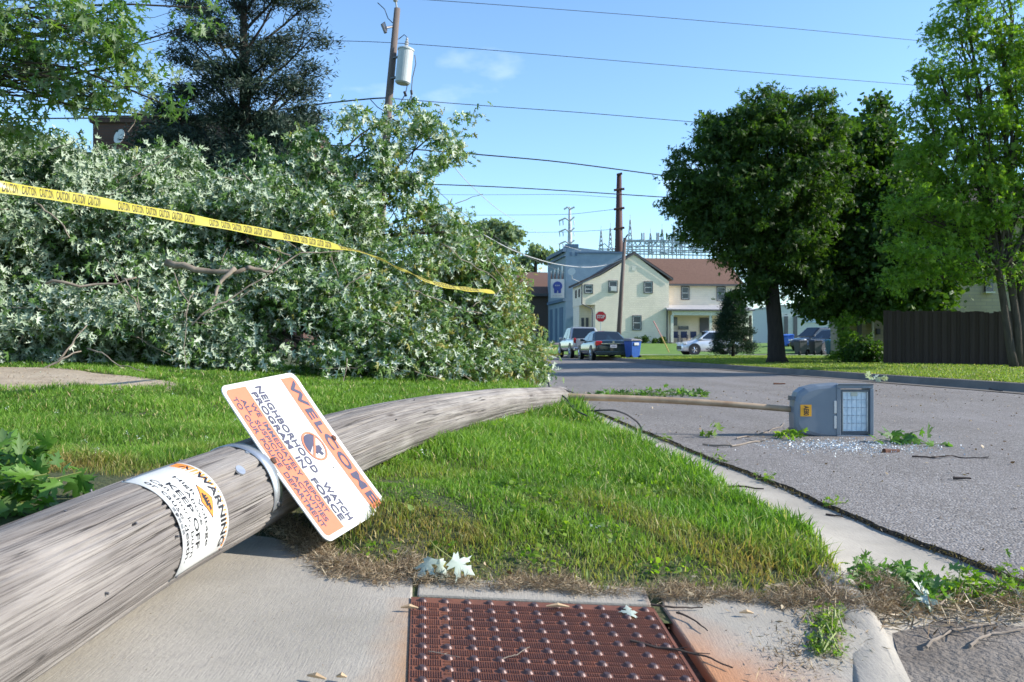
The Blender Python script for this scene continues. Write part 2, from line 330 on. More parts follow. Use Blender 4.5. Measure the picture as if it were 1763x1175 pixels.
def grass_mat():
    m, n, l, b = newmat('grass_blade'); a = n.new('ShaderNodeAttribute'); a.attribute_name = 'vc'; sp = n.new('ShaderNodeSeparateColor'); l(a.outputs['Color'], sp.inputs[0])
    top = ramp_n(n, l, sp.outputs[0], [(0, (.065, .14, .018)), (.35, (.125, .25, .030)), (.75, (.22, .36, .055)), (.93, (.35, .44, .12)), (1, (.50, .45, .22))])
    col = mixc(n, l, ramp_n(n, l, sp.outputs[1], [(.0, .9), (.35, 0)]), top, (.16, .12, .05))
    dry = mixc(n, l, sp.outputs[2], col, (.34, .24, .10)); l(dry, b.inputs['Base Color']); b.inputs['Roughness'].default_value = .5; b.inputs['Specular IOR Level'].default_value = .3
    t = n.new('ShaderNodeBsdfTranslucent'); l(mixc(n, l, 1, dry, (1.5, 1.6, .7), 'MULTIPLY'), t.inputs[0]); ms = n.new('ShaderNodeMixShader'); ms.inputs[0].default_value = .4
    l(b.outputs[0], ms.inputs[1]); l(t.outputs[0], ms.inputs[2]); l(ms.outputs[0], n['Material Output'].inputs[0]); return m
M['grass'] = grass_mat()
# ------------------------------------------------------------------ foliage helpers
def mirror_leaf(half):
    P = [(0, 0)]+half+[(-x, y) for x, y in half[::-1] if x > 0]
    P = np.array([(0, .34)]+P); z = -.30*np.abs(P[:, 0])-.18*(P[:, 1]-.3)**2; n = len(P)-1
    return np.c_[P, z], np.array([(0, 1+i, 1+(i+1) % n) for i in range(n)])
LEAF_F = mirror_leaf([(.07, .0), (.30, -.06), (.26, .05), (.43, .06), (.17, .26), (.36, .36), (.40, .48), (.64, .60), (.42, .58), (.36, .66), (.15, .50), (.16, .68), (.26, .76), (.13, .82), (0, 1.08)])
LEAF_M = mirror_leaf([(.36, -.02), (.10, .25), (.60, .58), (.12, .46), (.22, .80), (.06, .72), (0, 1.1)])
LEAF_L = (np.array([(0, 0, 0), (.42, .25, -.1), (.34, .62, -.08), (0, 1, -.1), (-.34, .62, -.08), (-.42, .25, -.1)]), np.array([(0, 1, 2), (0, 2, 3), (0, 3, 4), (0, 4, 5)]))
NEEDLE = (np.array([(0, 0, 0), (.13, .45, 0), (0, 1, 0), (-.13, .45, 0.03)]), np.array([(0, 1, 2), (0, 2, 3)]))
def unit(a): return a/np.maximum(np.linalg.norm(a, axis=-1, keepdims=True), 1e-9)
def leafmesh(name, C, size, Nn, T, tpl, mat, parent=None, off=None, var=None):
    P, F = tpl; n = len(C); Nn = unit(Nn); T = T-Nn*np.sum(T*Nn, 1, keepdims=True); T = unit(T); X = np.cross(T, Nn)*(.45+.6*rng.random((n, 1)))
    s = np.asarray(size).reshape(-1, 1, 1)*np.ones((n, 1, 1))
    V = C[:, None, :]+s*(X[:, None, :]*P[None, :, 0:1]+T[:, None, :]*P[None, :, 1:2]+Nn[:, None, :]*P[None, :, 2:3])
    FF = (F[None]+(np.arange(n)*len(P))[:, None, None]).reshape(-1, 3)
    if var is None: var = rng.random(n)
    vc = np.repeat(np.c_[var, var*0, var*0], len(P), 0)
    return npmesh(name, V.reshape(-1, 3), FF, mat, parent, off, vc)
def rdir(n, up=0.): return unit(rng.normal(size=(n, 3))+np.array([0, 0, up]))
def lob(px, py, Y, rx, ry, rd, w=None):
    c = W(px, py, Y); k = Y/FPX; return (*c, rx*k, rd, ry*k, w if w else rx*ry*k*k)
def clusters(lobes, n, r0=.35):
    w = np.array([q[6] for q in lobes]); w = w/w.sum(); idx = rng.choice(len(lobes), n, p=w); Lb = np.array([q[:6] for q in lobes])
    d = rdir(n); r = (r0+(1-r0)*rng.random(n)**.55)
    bumpy = 1+.16*np.sin(d[:, 0]*5+idx)*np.cos(d[:, 2]*6+idx*2)
    return Lb[idx, :3]+d*(r*bumpy)[:, None]*Lb[idx, 3:6], idx, d
def foliage(name, cc, per, crad, lsize, tpl, mat, parent, up=.6, droop=.5, flat=.6, lightvar=None, flip=None):
    """sprays of leaves round every cluster centre"""
    n = len(cc)*per; C = np.repeat(cc, per, 0)
    ax = unit(rng.normal(size=(len(cc), 3))*[1, 1, .45]); t = rng.normal(size=(n, 1))*.8
    C = C+np.repeat(ax, per, 0)*t*crad+rng.normal(size=(n, 3))*crad*np.array([.55, .55, .55*flat])
    Nn = rdir(n, up); T = rdir(n)+np.array([0, 0, -droop])
    if flip is not None:
        cd = unit(np.array([0, 0, CH])-C); f = np.sum(Nn*cd, 1); want = np.where(rng.random(n) < flip(C), -1., 1.)
        Nn = unit(Nn*(np.sign(f)*want)[:, None]+.55*np.array(sd)*want[:, None]+.25*cd*want[:, None])
    sz = lsize*(.70+.65*rng.random(n)); var = np.clip(np.repeat(rng.random(len(cc)), per)*.5+rng.random(n)*.5, 0, 1)
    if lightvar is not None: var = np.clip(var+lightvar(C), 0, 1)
    return leafmesh(name, C, sz, Nn, T, tpl, mat, parent, var=var)
def wig(a, b, n=6, amp=.08, sag=0.):
    a, b = np.array(a, float), np.array(b, float); t = np.linspace(0, 1, n); Lg = np.linalg.norm(b-a)
    off = np.cumsum(rng.normal(size=(n, 3)), 0)*amp*Lg/n**.8; off -= off[0]+(off[-1]-off[0])*t[:, None]
    P = a+(b-a)*t[:, None]+off; P[:, 2] += sag*4*t*(1-t); return P
def limbs(mb, fork, lobes, cc, idx, r0=.12, sub=10, r1=.02):
    for i, q in enumerate(lobes):
        P = wig(fork, q[:3], 7, .12, .05); mb.tube(P, np.linspace(r0, r1*1.6, 7), 6)
        k = np.where(idx == i)[0]
        for j in k[:sub]:
            st = P[rng.integers(3, 7)]; mb.tube(wig(st, cc[j], 5, .15), np.linspace(r1*1.3, r1*.35, 5), 4)
# ------------------------------------------------------------------ text helper
def textmesh(s, bold=.0, sx=1.):
    cu = bpy.data.curves.new('t', 'FONT'); cu.body = s; cu.size = 1; cu.offset = bold; cu.resolution_u = 3; cu.space_character = sx
    o = bpy.data.objects.new('t', cu); me = bpy.data.meshes.new_from_object(o)
    V = np.array([v.co[:2] for v in me.vertices]); F = [tuple(p.vertices) for p in me.polygons]
    bpy.data.objects.remove(o); bpy.data.curves.remove(cu); bpy.data.meshes.remove(me)
    V -= V.min(0); V /= V.max(0); return V, F
def put_text(mb, s, x0, x1, ytop, ybot, fn, bold=.0, sx=1., h=0.):
    """text fitted to the rectangle x0..x1 , ybot..ytop (ytop = top of letters) ; fn(x,y,h)->world"""
    V, F = textmesh(s, bold, sx); mb.add([fn(x0+v[0]*(x1-x0), ybot+v[1]*(ytop-ybot), h) for v in V], F)
# ------------------------------------------------------------------ the setting: ground, road, kerbs
def struct(o): o['kind'] = 'structure'; return o
def ring_grid(x0, x1, y0, y1, nx, ny, zf, name, mat):
    V, F = grid(lambda u, v: (u, v, zf(u, v)), np.linspace(x0, x1, nx), np.linspace(y0, y1, ny)); return struct(npmesh(name, V, F, mat, smooth=True))
mb = MB(); mb.quad((-1200, -300, -.12), (1200, -300, -.12), (1200, 2500, -.12), (-1200, 2500, -.12)); struct(mb.build('ground', M['farlawn']))
def roadz(x, y): return -.035*sst(3.4, 1.6, y)+.004*vnoise(x, y, .8, 3)*sst(0, 1, 1)
# main street, a strip following both edges
ys = np.r_[np.linspace(-4, 6, 60), np.linspace(6.3, 60, 90)]
def edge_jit(y): return .007*np.sin(y*9)+.004*np.sin(y*23+1)+.012*np.sin(y*3.1)+.003*np.sin(y*61)
V, F = grid(lambda u, v: ((roadL(v)+edge_jit(v))*(1-u)+roadR(v)*u, v, roadz(roadR(v)*u, v)+.012), np.linspace(0, 1, 16), np.r_[np.linspace(-4, 8, 400), np.linspace(8.3, 56, 70)])
struct(npmesh('road', V, F, M['asphalt'], smooth=True))
mb = MB()   # asphalt edge face down to the gutter
yy = np.linspace(-4, 8, 400)
for a, b in zip(yy[:-1], yy[1:]):
    xa, xb = roadL(a)+edge_jit(a), roadL(b)+edge_jit(b)
    mb.quad((xa, a, roadz(0, a)+.012), (xb, b, roadz(0, b)+.012), (xb-.008, b, roadz(0, b)-.03), (xa-.008, a, roadz(0, a)-.03))
struct(mb.build('road_edge', M['black']))
# gutter + kerb swept profile on the left
def kerb_drop(y): return sst(2.35, 3.1, y)
prof = [(.03, -.008), (-.012, -.008), (-.50, .012), (-.515, .030), (-.53, .085), (-.55, .118), (-.58, .130), (-.68, .132), (-.70, .08), (-.70, -.05)]
KX = lambda y: -.30*max(2.9-y, 0)**1.3
Vg = []; ygs = np.r_[np.linspace(-1.5, 8, 160), np.linspace(8.5, 54, 60)]
for y in ygs:
    kd = float(kerb_drop(y)); x0 = float(roadL(y))-.012
    for i, (dx, dz) in enumerate(prof):
        sw = 0; z = dz; dx = dx+(KX(y) if i >= 2 else 0)
        dx = dx if i < 4 else -.53+(dx+.53)*(.62+.38*kd)+KX(y)*(.38-.38*kd)
        if i >= 3: z = .03+(dz-.03)*(.45*float(sst(2.1, 2.6, y))*(1-kd)+.05+.95*kd)
        z0 = roadz(0, y)
        if i >= 6 and i < 8: z = min(z, 9)
        Vg.append((x0+dx-sw*.6, y, z+z0+(.004*sin(y*7+i) if i > 1 else 0)))
n = len(prof); Fg = [(j*n+i, j*n+i+1, (j+1)*n+i+1, (j+1)*n+i) for j in range(len(ygs)-1) for i in range(n-1)]
struct(npmesh('kerb', np.array(Vg), np.array(Fg)[:, ::-1], M['gutter'], smooth=True))
# left lawn relief
V, F = grid(lambda u, v: (gutL(v)-.17-u, v, lawnz(gutL(v)-.17-u, v)), np.r_[np.linspace(0, 4, 60), np.linspace(4.2, 16, 50)], np.r_[np.linspace(2.18, 6, 70), np.linspace(6.2, 40, 90)])
struct(npmesh('lawn', V, F[:, ::-1], M['lawn'], smooth=True))
# sandy walk across the lawn at the left
def walkz(x, y): return lawnz(x, y)+.006
def wk(u, v):
    x = -9+u*6.3; y = 7.7-.1*u+1.75*(1-u**3)*(v-.5)*2+.12*sin(u*19+v*2)+.06*sin(u*47); e = min(v, 1-v, 1-u)*14
    return x, y, lawnz(x, y)+.016*min(e, 1)-.008
V, F = grid(wk, np.linspace(0, 1, 90), np.linspace(0, 1, 24))
struct(npmesh('path', V, F, M['sand'], smooth=True))
# right kerb and lawn
V = []; yk = np.linspace(4, 54, 120); pr = [(-.45, .008), (-.04, .004), (0, .02), (.03, .11), (.06, .13), (.19, .135), (.20, .05)]
for y in yk:
    for dx, dz in pr: V.append((float(roadR(y))+dx, y, dz+.014))
n = len(pr); F = np.array([(j*n+i, j*n+i+1, (j+1)*n+i+1, (j+1)*n+i) for j in range(len(yk)-1) for i in range(n-1)])
struct(npmesh('kerb', np.array(V), F, simple('shaded_grey_kerb', (.19, .165, .14), (.12, .105, .088), .9, sc=2), smooth=True))  # shade on this kerb put into its colour, darker than the other concrete
def rlawn(x, y):
    s = x-roadR(y)-.18; return .135+.06*sst(0, 3, s)*sst(60, 30, y)+.02*vnoise(x, y, .5, 5)*sst(0, 1, s)
V, F = grid(lambda u, v: (roadR(v)+.18+u, v, rlawn(roadR(v)+.18+u, v)), np.r_[np.linspace(0, 4, 20), np.linspace(4.5, 45, 40)], np.linspace(4, 54, 100))
struct(npmesh('lawn', V, F, M['farlawn'], smooth=True))
# cross street with pale driveway strip, lawn of the house rising behind it
mb = MB(); mb.box((-60, 54.0, -.1), (70, 60.5, .07)); struct(mb.build('street', M['asphalt']))
mb = MB(); mb.box((7.0, 56.6, .05), (40, 60.3, .095)); struct(mb.build('driveway', M['gutter']))
def hl(x, y): return .12+.85*sst(60.5, 77, y)+.05*vnoise(x, y, .2, 2)
V, F = grid(lambda u, v: (u, v, hl(u, v)), np.linspace(-40, 70, 60), np.linspace(60.5, 140, 60)); struct(npmesh('lawn', V, F, M['farlawn'], smooth=True))
V, F = grid(lambda u, v: (u, v, hl(u, v)+.03), np.linspace(-30, 5.5, 20), np.linspace(72, 90, 20)); struct(npmesh('pavement', V, F, M['asphalt'], smooth=True))
# concrete slabs of the kerb ramp
def slab(pxs, dz=0., th=.08, name='sidewalk', mat='concrete'):
    P = [GR(x, y, dz) for x, y in pxs]; n = len(P); mb = MB()
    mb.add(P+[p-np.array([0, 0, th]) for p in P], [tuple(range(n))[::-1], tuple(range(n, 2*n))]+[(i, (i+1) % n, n+(i+1) % n, n+i) for i in range(n)])
    o = mb.build(name, M[mat], bevel=.006); o['kind'] = 'structure'
    if sum((P[i][0]*P[(i+1) % n][1]-P[(i+1) % n][0]*P[i][1]) for i in range(n)) > 0: o.data.flip_normals()
    return o
slab([(-700, 925), (-700, 3600), (560, 3600), (703, 1175), (711, 992), (640, 982), (560, 950), (470, 925), (300, 905)])
slab([(721, 994), (718, 1023), (1122, 1041), (1108, 1004)])
slab([(1134, 1000), (1142, 1045), (1232, 1175), (1700, 1700), (2100, 1500), (1600, 1210), (1556, 1175), (1534, 1120), (1490, 1085), (1447, 1070), (1444, 1035), (1436, 985)])
slab([(560, 3600), (706, 1226), (1262, 1226), (2400, 2500)])
mb = MB(); P = [GR(-900, 985, -.03), GR(-900, 3900, -.03), GR(2600, 2300, -.03), GR(1500, 1150, -.03), GR(1440, 975, -.03)]
mb.add(P, [(0, 1, 2, 3, 4)]); struct(mb.build('soil', M['soil']))
mb = MB(); P = [G(x, y, -.020) for x, y in ((1532, 1078), (1600, 1068), (1780, 1080), (2400, 1180), (2400, 1500), (1500, 1500), (1540, 1175), (1545, 1120))]; mb.add(P, [tuple(range(8))]); o = mb.build('road', M['dirtyasphalt']); o['kind'] = 'structure'
o.data.flip_normals() if o.data.polygons[0].normal.z < 0 else None
# tactile plate
pc = [GR(708, 1028, .004), GR(1125, 1046, .004), GR(1205, 1175, .004), GR(703, 1175, .004)]
dL = (pc[3]-pc[0])/np.linalg.norm(pc[3]-pc[0]); dR = (pc[2]-pc[1])/np.linalg.norm(pc[2]-pc[1]); PL = .66
qn = [pc[0], pc[1], pc[1]+dR*PL, pc[0]+dL*PL]
def PT(s, t, h=0.): p = (pc[0]*(1-s)+pc[1]*s)*(1-t)+(qn[3]*(1-s)+qn[2]*s)*t; return p+np.array([.055, -.075, 1])*h
plate = thing('tactile_plate', 'rusty cast iron tactile paving plate with rows of raised domes set in the kerb ramp', 'paving plate', PT(.5, .5))
mb = MB(); P = [PT(0, 0), PT(1, 0), PT(1, 1), PT(0, 1)]; mb.add(P+[p-np.array([0, 0, .03]) for p in P], [(3, 2, 1, 0), (4, 5, 6, 7), (0, 1, 5, 4), (1, 2, 6, 5), (2, 3, 7, 6), (3, 0, 4, 7)])
NC, NR = 11, 12
def frus(mb, s, t, r, r2, h, k=12):
    us, ut = 1/.636, 1/PL
    vs = [PT(s+cos(2*pi*i/k)*r*us, t+sin(2*pi*i/k)*r*ut, 0) for i in range(k)]+[PT(s+cos(2*pi*i/k)*(r*.35+r2*.65)*us, t+sin(2*pi*i/k)*(r*.35+r2*.65)*ut, h*.75) for i in range(k)]+[PT(s+cos(2*pi*i/k)*r2*us, t+sin(2*pi*i/k)*r2*ut, h) for i in range(k)]
    mb.add(vs, [(j*k+i, j*k+(i+1) % k, (j+1)*k+(i+1) % k, (j+1)*k+i) for j in (0, 1) for i in range(k)]+[tuple(2*k+i for i in range(k))])
npl = len(mb.f)
for j in range(NR):
    for i in range(NC):
        frus(mb, .045+.091*i, .035+.0835*j, .0125, .0062, .0065)
po = mb.build('plate', [M['rustiron'], M['domeiron']], plate)
for i_, p_ in enumerate(po.data.polygons): p_.material_index = 1 if i_ >= npl else 0
mb = MB()
for j in range(NR-1):
    for a in range(118):
        s = .012+a*.00833
        if .118 < s < .150: continue
        skip = min(abs(s-(.045+.091*i)) for i in range(NC))
        t0, t1 = (.035+.0835*j+.018, .035+.0835*(j+1)-.018)
        for (ta, tb) in ((t0, t1),)+(((t1+.006, t1+.030),) if skip > .026 and j < NR-2 else ()):
            h = .0022; w = .0019
            vs = [PT(s-w, ta, 0), PT(s+w, ta, 0), PT(s+w, tb, 0), PT(s-w, tb, 0), PT(s-w*.6, ta, h), PT(s+w*.6, ta, h), PT(s+w*.6, tb, h), PT(s-w*.6, tb, h)]
            mb.add(vs, [(7, 6, 5, 4)[::-1], (0, 1, 5, 4), (1, 2, 6, 5), (2, 3, 7, 6), (3, 0, 4, 7)])
for k_ in range(26):  # worn foundry marks in the plain column
    t = .1+k_*.022; mb.add([PT(.122, t, .0), PT(.146, t, .0), PT(.146, t+.009, .0), PT(.122, t+.009, .0), PT(.124, t+.002, .003), PT(.144, t+.002, .003), PT(.144, t+.007, .003), PT(.124, t+.007, .003)], [(4, 5, 6, 7), (0, 1, 5, 4), (1, 2, 6, 5), (2, 3, 7, 6), (3, 0, 4, 7)])
mb.build('ribbing', M['rustiron'], plate)
# ------------------------------------------------------------------ fallen pole
pole_st = [(-260, 1180, 1.25, .150), (25, 1035, 1.66, .149), (150, 968, 1.92, .147), (270, 906, 2.2, .143), (380, 858, 2.46, .138), (450, 826, 2.66, .134), (520, 795, 2.92, .131), (600, 763, 3.3, .127), (680, 737, 3.85, .123), (750, 719, 4.45, .119), (860, 695, 5.6, .103), (915, 689, 6.4, .094), (966, 684, 7.2, .086)]
def smooth_path(st, n):
    A = np.array([list(W(x, y, Y))+[r] for x, y, Y, r in st]); k = np.r_[0, np.cumsum(np.linalg.norm(np.diff(A[:, :3], axis=0), axis=1))]
    t = np.linspace(0, k[-1], n); B = np.stack([np.interp(t, k, A[:, i]) for i in range(4)], 1)
    for _ in range(3*n//40): B[1:-1] = .25*B[:-2]+.5*B[1:-1]+.25*B[2:]
    return B, t
PB, Pt = smooth_path(pole_st, 130)
PTan = unit(np.gradient(PB[:, :3], axis=0))
PUp = unit(np.array([0, 0, 1.])-PTan*PTan[:, 2:3]); PRt = np.cross(PTan, PUp)        # right-hand side (towards +X)
def polept(s, a, h=0.):
    """s metres along the pole, a = angle from the top towards +X side, h above the surface"""
    c = [np.interp(s, Pt, PB[:, i]) for i in range(4)]; up = np.array([np.interp(s, Pt, PUp[:, i]) for i in range(3)]); rt = np.array([np.interp(s, Pt, PRt[:, i]) for i in range(3)])
    return np.array(c[:3])+(up*cos(a)+rt*sin(a))*(c[3]+h)
def pole_s(px):        # distance along the pole whose axis shows at column px
    x = CX+FPX*PB[:, 0]/PB[:, 1]; return float(np.interp(px, x, Pt))
pole = thing('fallen_utility_pole', 'weathered grey wooden utility pole lying across the pavement and grass', 'utility pole', (PB[60, 0], PB[60, 1], .1))
def pole_shaft():
    ns, na = 300, 180; ss = np.linspace(0, Pt[-1], ns); V = []; UV = []
    groove = {random.random()*2*pi: (random.random()*Pt[-1], .3+random.random()*1.2, .005+.007*random.random()) for _ in range(75)}
    for s in ss:
        for k in range(na):
            a = 2*pi*k/na; h = .0022*sin(3*a+s*1.1)+.0016*sin(7*a+s*2.3)+.001*sin(17*a-s*3)
            for ga, (gs, gl, gd) in groove.items():
                da = abs((a-ga-.02*sin(s*4+ga*3)-.012*sin(s*11+ga*7)+pi) % (2*pi)-pi)
                if da < .035 and abs(s-gs) < gl: h -= gd*(1-da/.035)*(1-(abs(s-gs)/gl)**2)
            V.append(polept(s, a, h))
    F = [(j*na+k, j*na+(k+1) % na, (j+1)*na+(k+1) % na, (j+1)*na+k) for j in range(ns-1) for k in range(na)]
    mb = MB(); mb.add(V, F+[tuple((ns-1)*na+k for k in range(na))])
    o = mb.build('shaft', M['wood'], pole, smooth=True); me = o.data; uv = me.uv_layers.new(name='UVMap')
    data = np.zeros((len(me.loops), 2), np.float32); li = 0
    for p in me.polygons:
        vi = list(p.vertices); wrap = any(v % na == na-1 for v in vi) and any(v % na == 0 for v in vi) and len(vi) == 4
        for v in vi:
            k = v % na; k = na if (wrap and k == 0) else k; data[li] = (ss[v//na], k/na*.88); li += 1
    uv.data.foreach_set('uv', data.ravel()); return o
shaft = pole_shaft()
def bent_sheet(s0, s1, a0, a1, h, mat, name, parent, ns=10, na=24, sf=None, th=.0015):
    V, F = grid(lambda u, v: polept(s0+(s1-s0)*u if sf is None else sf(u, v), a0+(a1-a0)*v, h), np.linspace(0, 1, ns), np.linspace(0, 1, na))
    o = npmesh(name, V, F, mat, parent, smooth=True); md = o.modifiers.new('t', 'SOLIDIFY'); md.thickness = th; md.offset = 0; return o
sS = pole_s(408)
strap = bent_sheet(sS-.021, sS+.021, -.55, 1.95, .004, M['galv'], 'metal_strap', pole, 3, 40, th=.003)
for a in (-.8, 1.8): mb = MB(); mb.tube([polept(sS, a, .004), polept(sS, a, .010)], .006, 8); mb.build('strap_nail', M['steel'], pole)
sT = pole_s(365)
mb = MB(); mb.tube([polept(sT, .80, -.002), polept(sT, .80, .003)], [.017, .016], 16); mb.build('tag_disc', M['galv'], pole)
mb = MB(); mb.tube([polept(sT+.1, .45, -.002), polept(sT+.1, .45, .003)], [.008, .007], 12); mb.build('nail_disc', M['galv'], pole)
for s, a in ((pole_s(90), .2), (pole_s(150), .9), (pole_s(210), 1.4), (pole_s(60), 1.6), (pole_s(330), -.2), (pole_s(700), .3), (pole_s(640), 1.0), (pole_s(190), -.3)):
    mb = MB(); mb.tube([polept(s, a, -.01), polept(s, a+.01, .006)], .003, 6); mb.build('nail', M['steel'], pole)
# ------------------------------------------------------------------ warning placard wrapped round the pole
p0, p1, PA0, PA1 = pole_s(218), pole_s(313), -.05, 2.22
def PF(x, y, h=0.):     # x along the reading direction 0..1 (round the pole), y up the text 0..1 (along the pole)
    return polept(p0+(p1-p0)*y, PA0+(PA1-PA0)*x, .0035+h)
plc = thing('warning_placard', 'white warning placard with orange header wrapped round the fallen pole', 'sign', PF(.5, .5))
def psheet(name, x0, x1, y0, y1, h, mat, parent, nx=26, ny=4):
    V, F = grid(lambda u, v: PF(u, v, h), np.linspace(x0, x1, nx), np.linspace(y0, y1, ny)); return npmesh(name, V, F[:, ::-1], mat, parent, smooth=True)
pan = bent_sheet(p0, p1, PA0, PA1, .0035, M['vinyl'], 'panel', plc, 4, 30)
psheet('header_band', .03, .97, .80, .965, .0009, M['warnorange'], plc)
def ptxt(name, items, parent=None, mat='black'):
    mb = MB()
    for s, x0, x1, y0, y1, b in items: put_text(mb, s, x0, x1, y1, y0, lambda x, y, h: PF(x, y, .0014), b)
    return mb.build(name, M[mat], parent or plc)
ptxt('lettering', [('WARNING', .25, .93, .825, .94, .03), ('High Voltage', .20, .84, .475, .56, .012), ('Above', .36, .66, .40, .465, .012), ('KEEP OFF', .24, .82, .27, .365, .022), ('Can shock, burn', .14, .86, .165, .25, .008), ('or cause death.', .14, .88, .075, .155, .008)])
mb = MB(); mb.add([PF(.09, .845, .0014), PF(.19, .845, .0014), PF(.14, .935, .0014)], [(0, 1, 2)]); mb.build('alert_triangle', M['black'], plc)
mb = MB(); mb.add([PF(.131, .872, .0018), PF(.149, .872, .0018), PF(.14, .915, .0018)], [(0, 1, 2)]); mb.build('alert_mark', M['warnorange'], plc)
def dia(mb, r, rs, h, k=16):
    T = np.linspace(-1, 1, k+1); mb.add([PF(.5+r*t, .675-rs*(1-abs(t)), h) for t in T]+[PF(.5+r*t, .675+rs*(1-abs(t)), h) for t in T], [(i, i+1, k+2+i, k+1+i) for i in range(k)])
mb = MB(); dia(mb, .155, .115, .0012); d_ = mb.build('hazard_diamond', M['black'], plc)
mb = MB(); dia(mb, .140, .101, .0018); mb.build('diamond_face', M['warnorange'], plc)
mb = MB()
def prect(x0, x1, y0, y1, h=.0026): mb.add([PF(x0, y0, h), PF(x1, y0, h), PF(x1, y1, h), PF(x0, y1, h)], [(0, 1, 2, 3)])
prect(.455, .545, .625, .675)
for k in range(4): prect(.457+k*.024, .472+k*.024, .672, .712-.008*abs(k-1.5))
prect(.435, .460, .640, .668); mb.add([PF(.53, .69, .0026), PF(.575, .70, .0026), PF(.55, .665, .0026), PF(.59, .66, .0026), PF(.54, .65, .0026)], [(0, 1, 2), (1, 2, 3), (2, 3, 4)])
mb.build('hand_symbol', M['black'], plc)
mb = MB()
for k in range(5):
    for j in range(3): prect(.44+k*.045, .475+k*.045, .02+j*.016, .028+j*.016, .0014)
mb.build('small_print', M['steel'], plc)
for x, y in ((.015, .03), (.015, .96), (.5, .03), (.98, .03), (.98, .95)): mb = MB(); mb.tube([PF(x, y, 0), PF(x, y, .004)], .004, 8); mb.build('nail', M['steel'], plc)
# ------------------------------------------------------------------ neighbourhood watch sign bolted on the pole
SK = .945
sgU = np.array([.597, -.112, -.794]); sgV = np.array([-.276, -.958, -.073]); sgU /= np.linalg.norm(sgU); sgV -= sgU*(sgU@sgV); sgV /= np.linalg.norm(sgV)
sgN = np.cross(sgV, sgU); SLn, SWd = .61*SK, .457*SK
sgC = np.array([-.697*SK, 2.878*SK, CH-(CH-.389)*SK])
def SG(u, v, h=0.): return sgC+sgU*(u-.5)*SLn+sgV*(v-.5)*SWd+sgN*(h+.006*(4*(u-.5)**2-.3))   # slightly bowed plate
nsg = thing('neighborhood_watch_sign', 'white and orange neighborhood watch sign with rounded corners fixed askew to the fallen pole', 'sign', SG(.5, .5))
def rrect(u0, u1, v0, v1, ru, rv, cor=(1, 1, 1, 1), k=6):
    P = []
    for (cu, cv, a0, on) in ((u1, v1, 0, cor[2]), (u0, v1, 90, cor[3]), (u0, v0, 180, cor[0]), (u1, v0, 270, cor[1])):
        if not on: P.append((cu, cv)); continue
        su = -1 if cu == u1 else 1; sv = -1 if cv == v1 else 1
        for i in range(k+1):
            a = R_(a0+90*i/k); P.append((cu+su*ru+ru*cos(a), cv+sv*rv+rv*sin(a)))
    return P
def sgsheet(name, poly, h, mat, parent, th=0.):
    # triangulate finely enough for the bow: clip into strips along u
    bm = MB(); us = sorted(set([round(p[0], 4) for p in poly]+list(np.linspace(min(p[0] for p in poly), max(p[0] for p in poly), 9))))
    def span(u):
        vs = []
        for a, b in zip(poly, poly[1:]+poly[:1]):
            if min(a[0], b[0])-1e-9 <= u <= max(a[0], b[0])+1e-9:
                if abs(a[0]-b[0]) < 1e-9: vs += [a[1], b[1]]
                else: vs.append(a[1]+(b[1]-a[1])*(u-a[0])/(b[0]-a[0]))
        return min(vs), max(vs)
    us = [q for i, q in enumerate(us) if i == 0 or q-us[i-1] > 5e-4]; sp = [span(u) for u in us]; n = len(us)
    vs = [SG(u, s[0], h) for u, s in zip(us, sp)]+[SG(u, s[1], h) for u, s in zip(us, sp)]
    fs = [(i, i+1, n+i+1, n+i) for i in range(n-1)]
    if th:
        vs += [SG(u, s[0], h-th) for u, s in zip(us, sp)]+[SG(u, s[1], h-th) for u, s in zip(us, sp)]
        fs += [(2*n+i, 3*n+i, 3*n+i+1, 2*n+i+1) for i in range(n-1)]+[(i, 2*n+i, 2*n+i+1, i+1) for i in range(n-1)]+[(n+i, n+i+1, 3*n+i+1, 3*n+i) for i in range(n-1)]+[(0, n, 3*n, 2*n), (n-1, 2*n-1+0, 4*n-1, 3*n-1)]
    bm.add(vs, fs); return bm.build(name, M[mat], parent)
sgsheet('panel', rrect(0, 1, 0, 1, .055, .07, (1, 1, 1, 1)), .0012, 'signwhite', nsg, .0035)
sgsheet('header_band', rrect(.03, .97, .055, .235, .03, .04, (1, 1, 0, 0)), .0022, 'orange', nsg)
sgsheet('footer_band', rrect(.03, .97, .715, .965, .03, .04, (0, 0, 1, 1)), .0022, 'orange', nsg)
mb = MB()
for s, u0, u1, v0, v1, b, sx in (('WELCOME', .055, .94, .085, .195, .035, 1.15), ('NEIGHBORHOOD', .045, .635, .54, .612, 0.022, 1), ('WATCH', .705, .955, .54, .612, .022, 1), ('PROGRAM  IN', .075, .585, .635, .70, .022, 1), ('FORCE', .655, .935, .635, .70, .022, 1),
        ('WE  IMMEDIATELY  REPORT', .135, .86, .745, .797, .024, 1), ('ALL  SUSPICIOUS  ACTIVITIES', .10, .90, .818, .87, .024, 1), ('TO  OUR  POLICE  DEPARTMENT', .08, .92, .89, .942, .024, 1)):
    put_text(mb, s, u0, u1, v0, v1, lambda x, y, h: SG(x, y, .0032), b, sx)
mb.build('lettering', M['navy'], nsg)
cu_, cv_, cr = .487, .385, .098     # radius in metres/ SLn
def circ(r0, r1, h, mat, name, k=40):
    mb = MB(); rr = SLn/SWd; P = [SG(cu_+r*cos(2*pi*i/k), cv_+r*rr*sin(2*pi*i/k), h) for r in (r0, r1) for i in range(k)]
    mb.add(P, [(i, (i+1) % k, k+(i+1) % k, k+i) for i in range(k)]); return mb.build(name, M[mat], nsg)
circ(cr, cr*.87, .0038, 'orange', 'symbol_ring')
mb = MB()     # dark silhouette peering over a collar, filled half
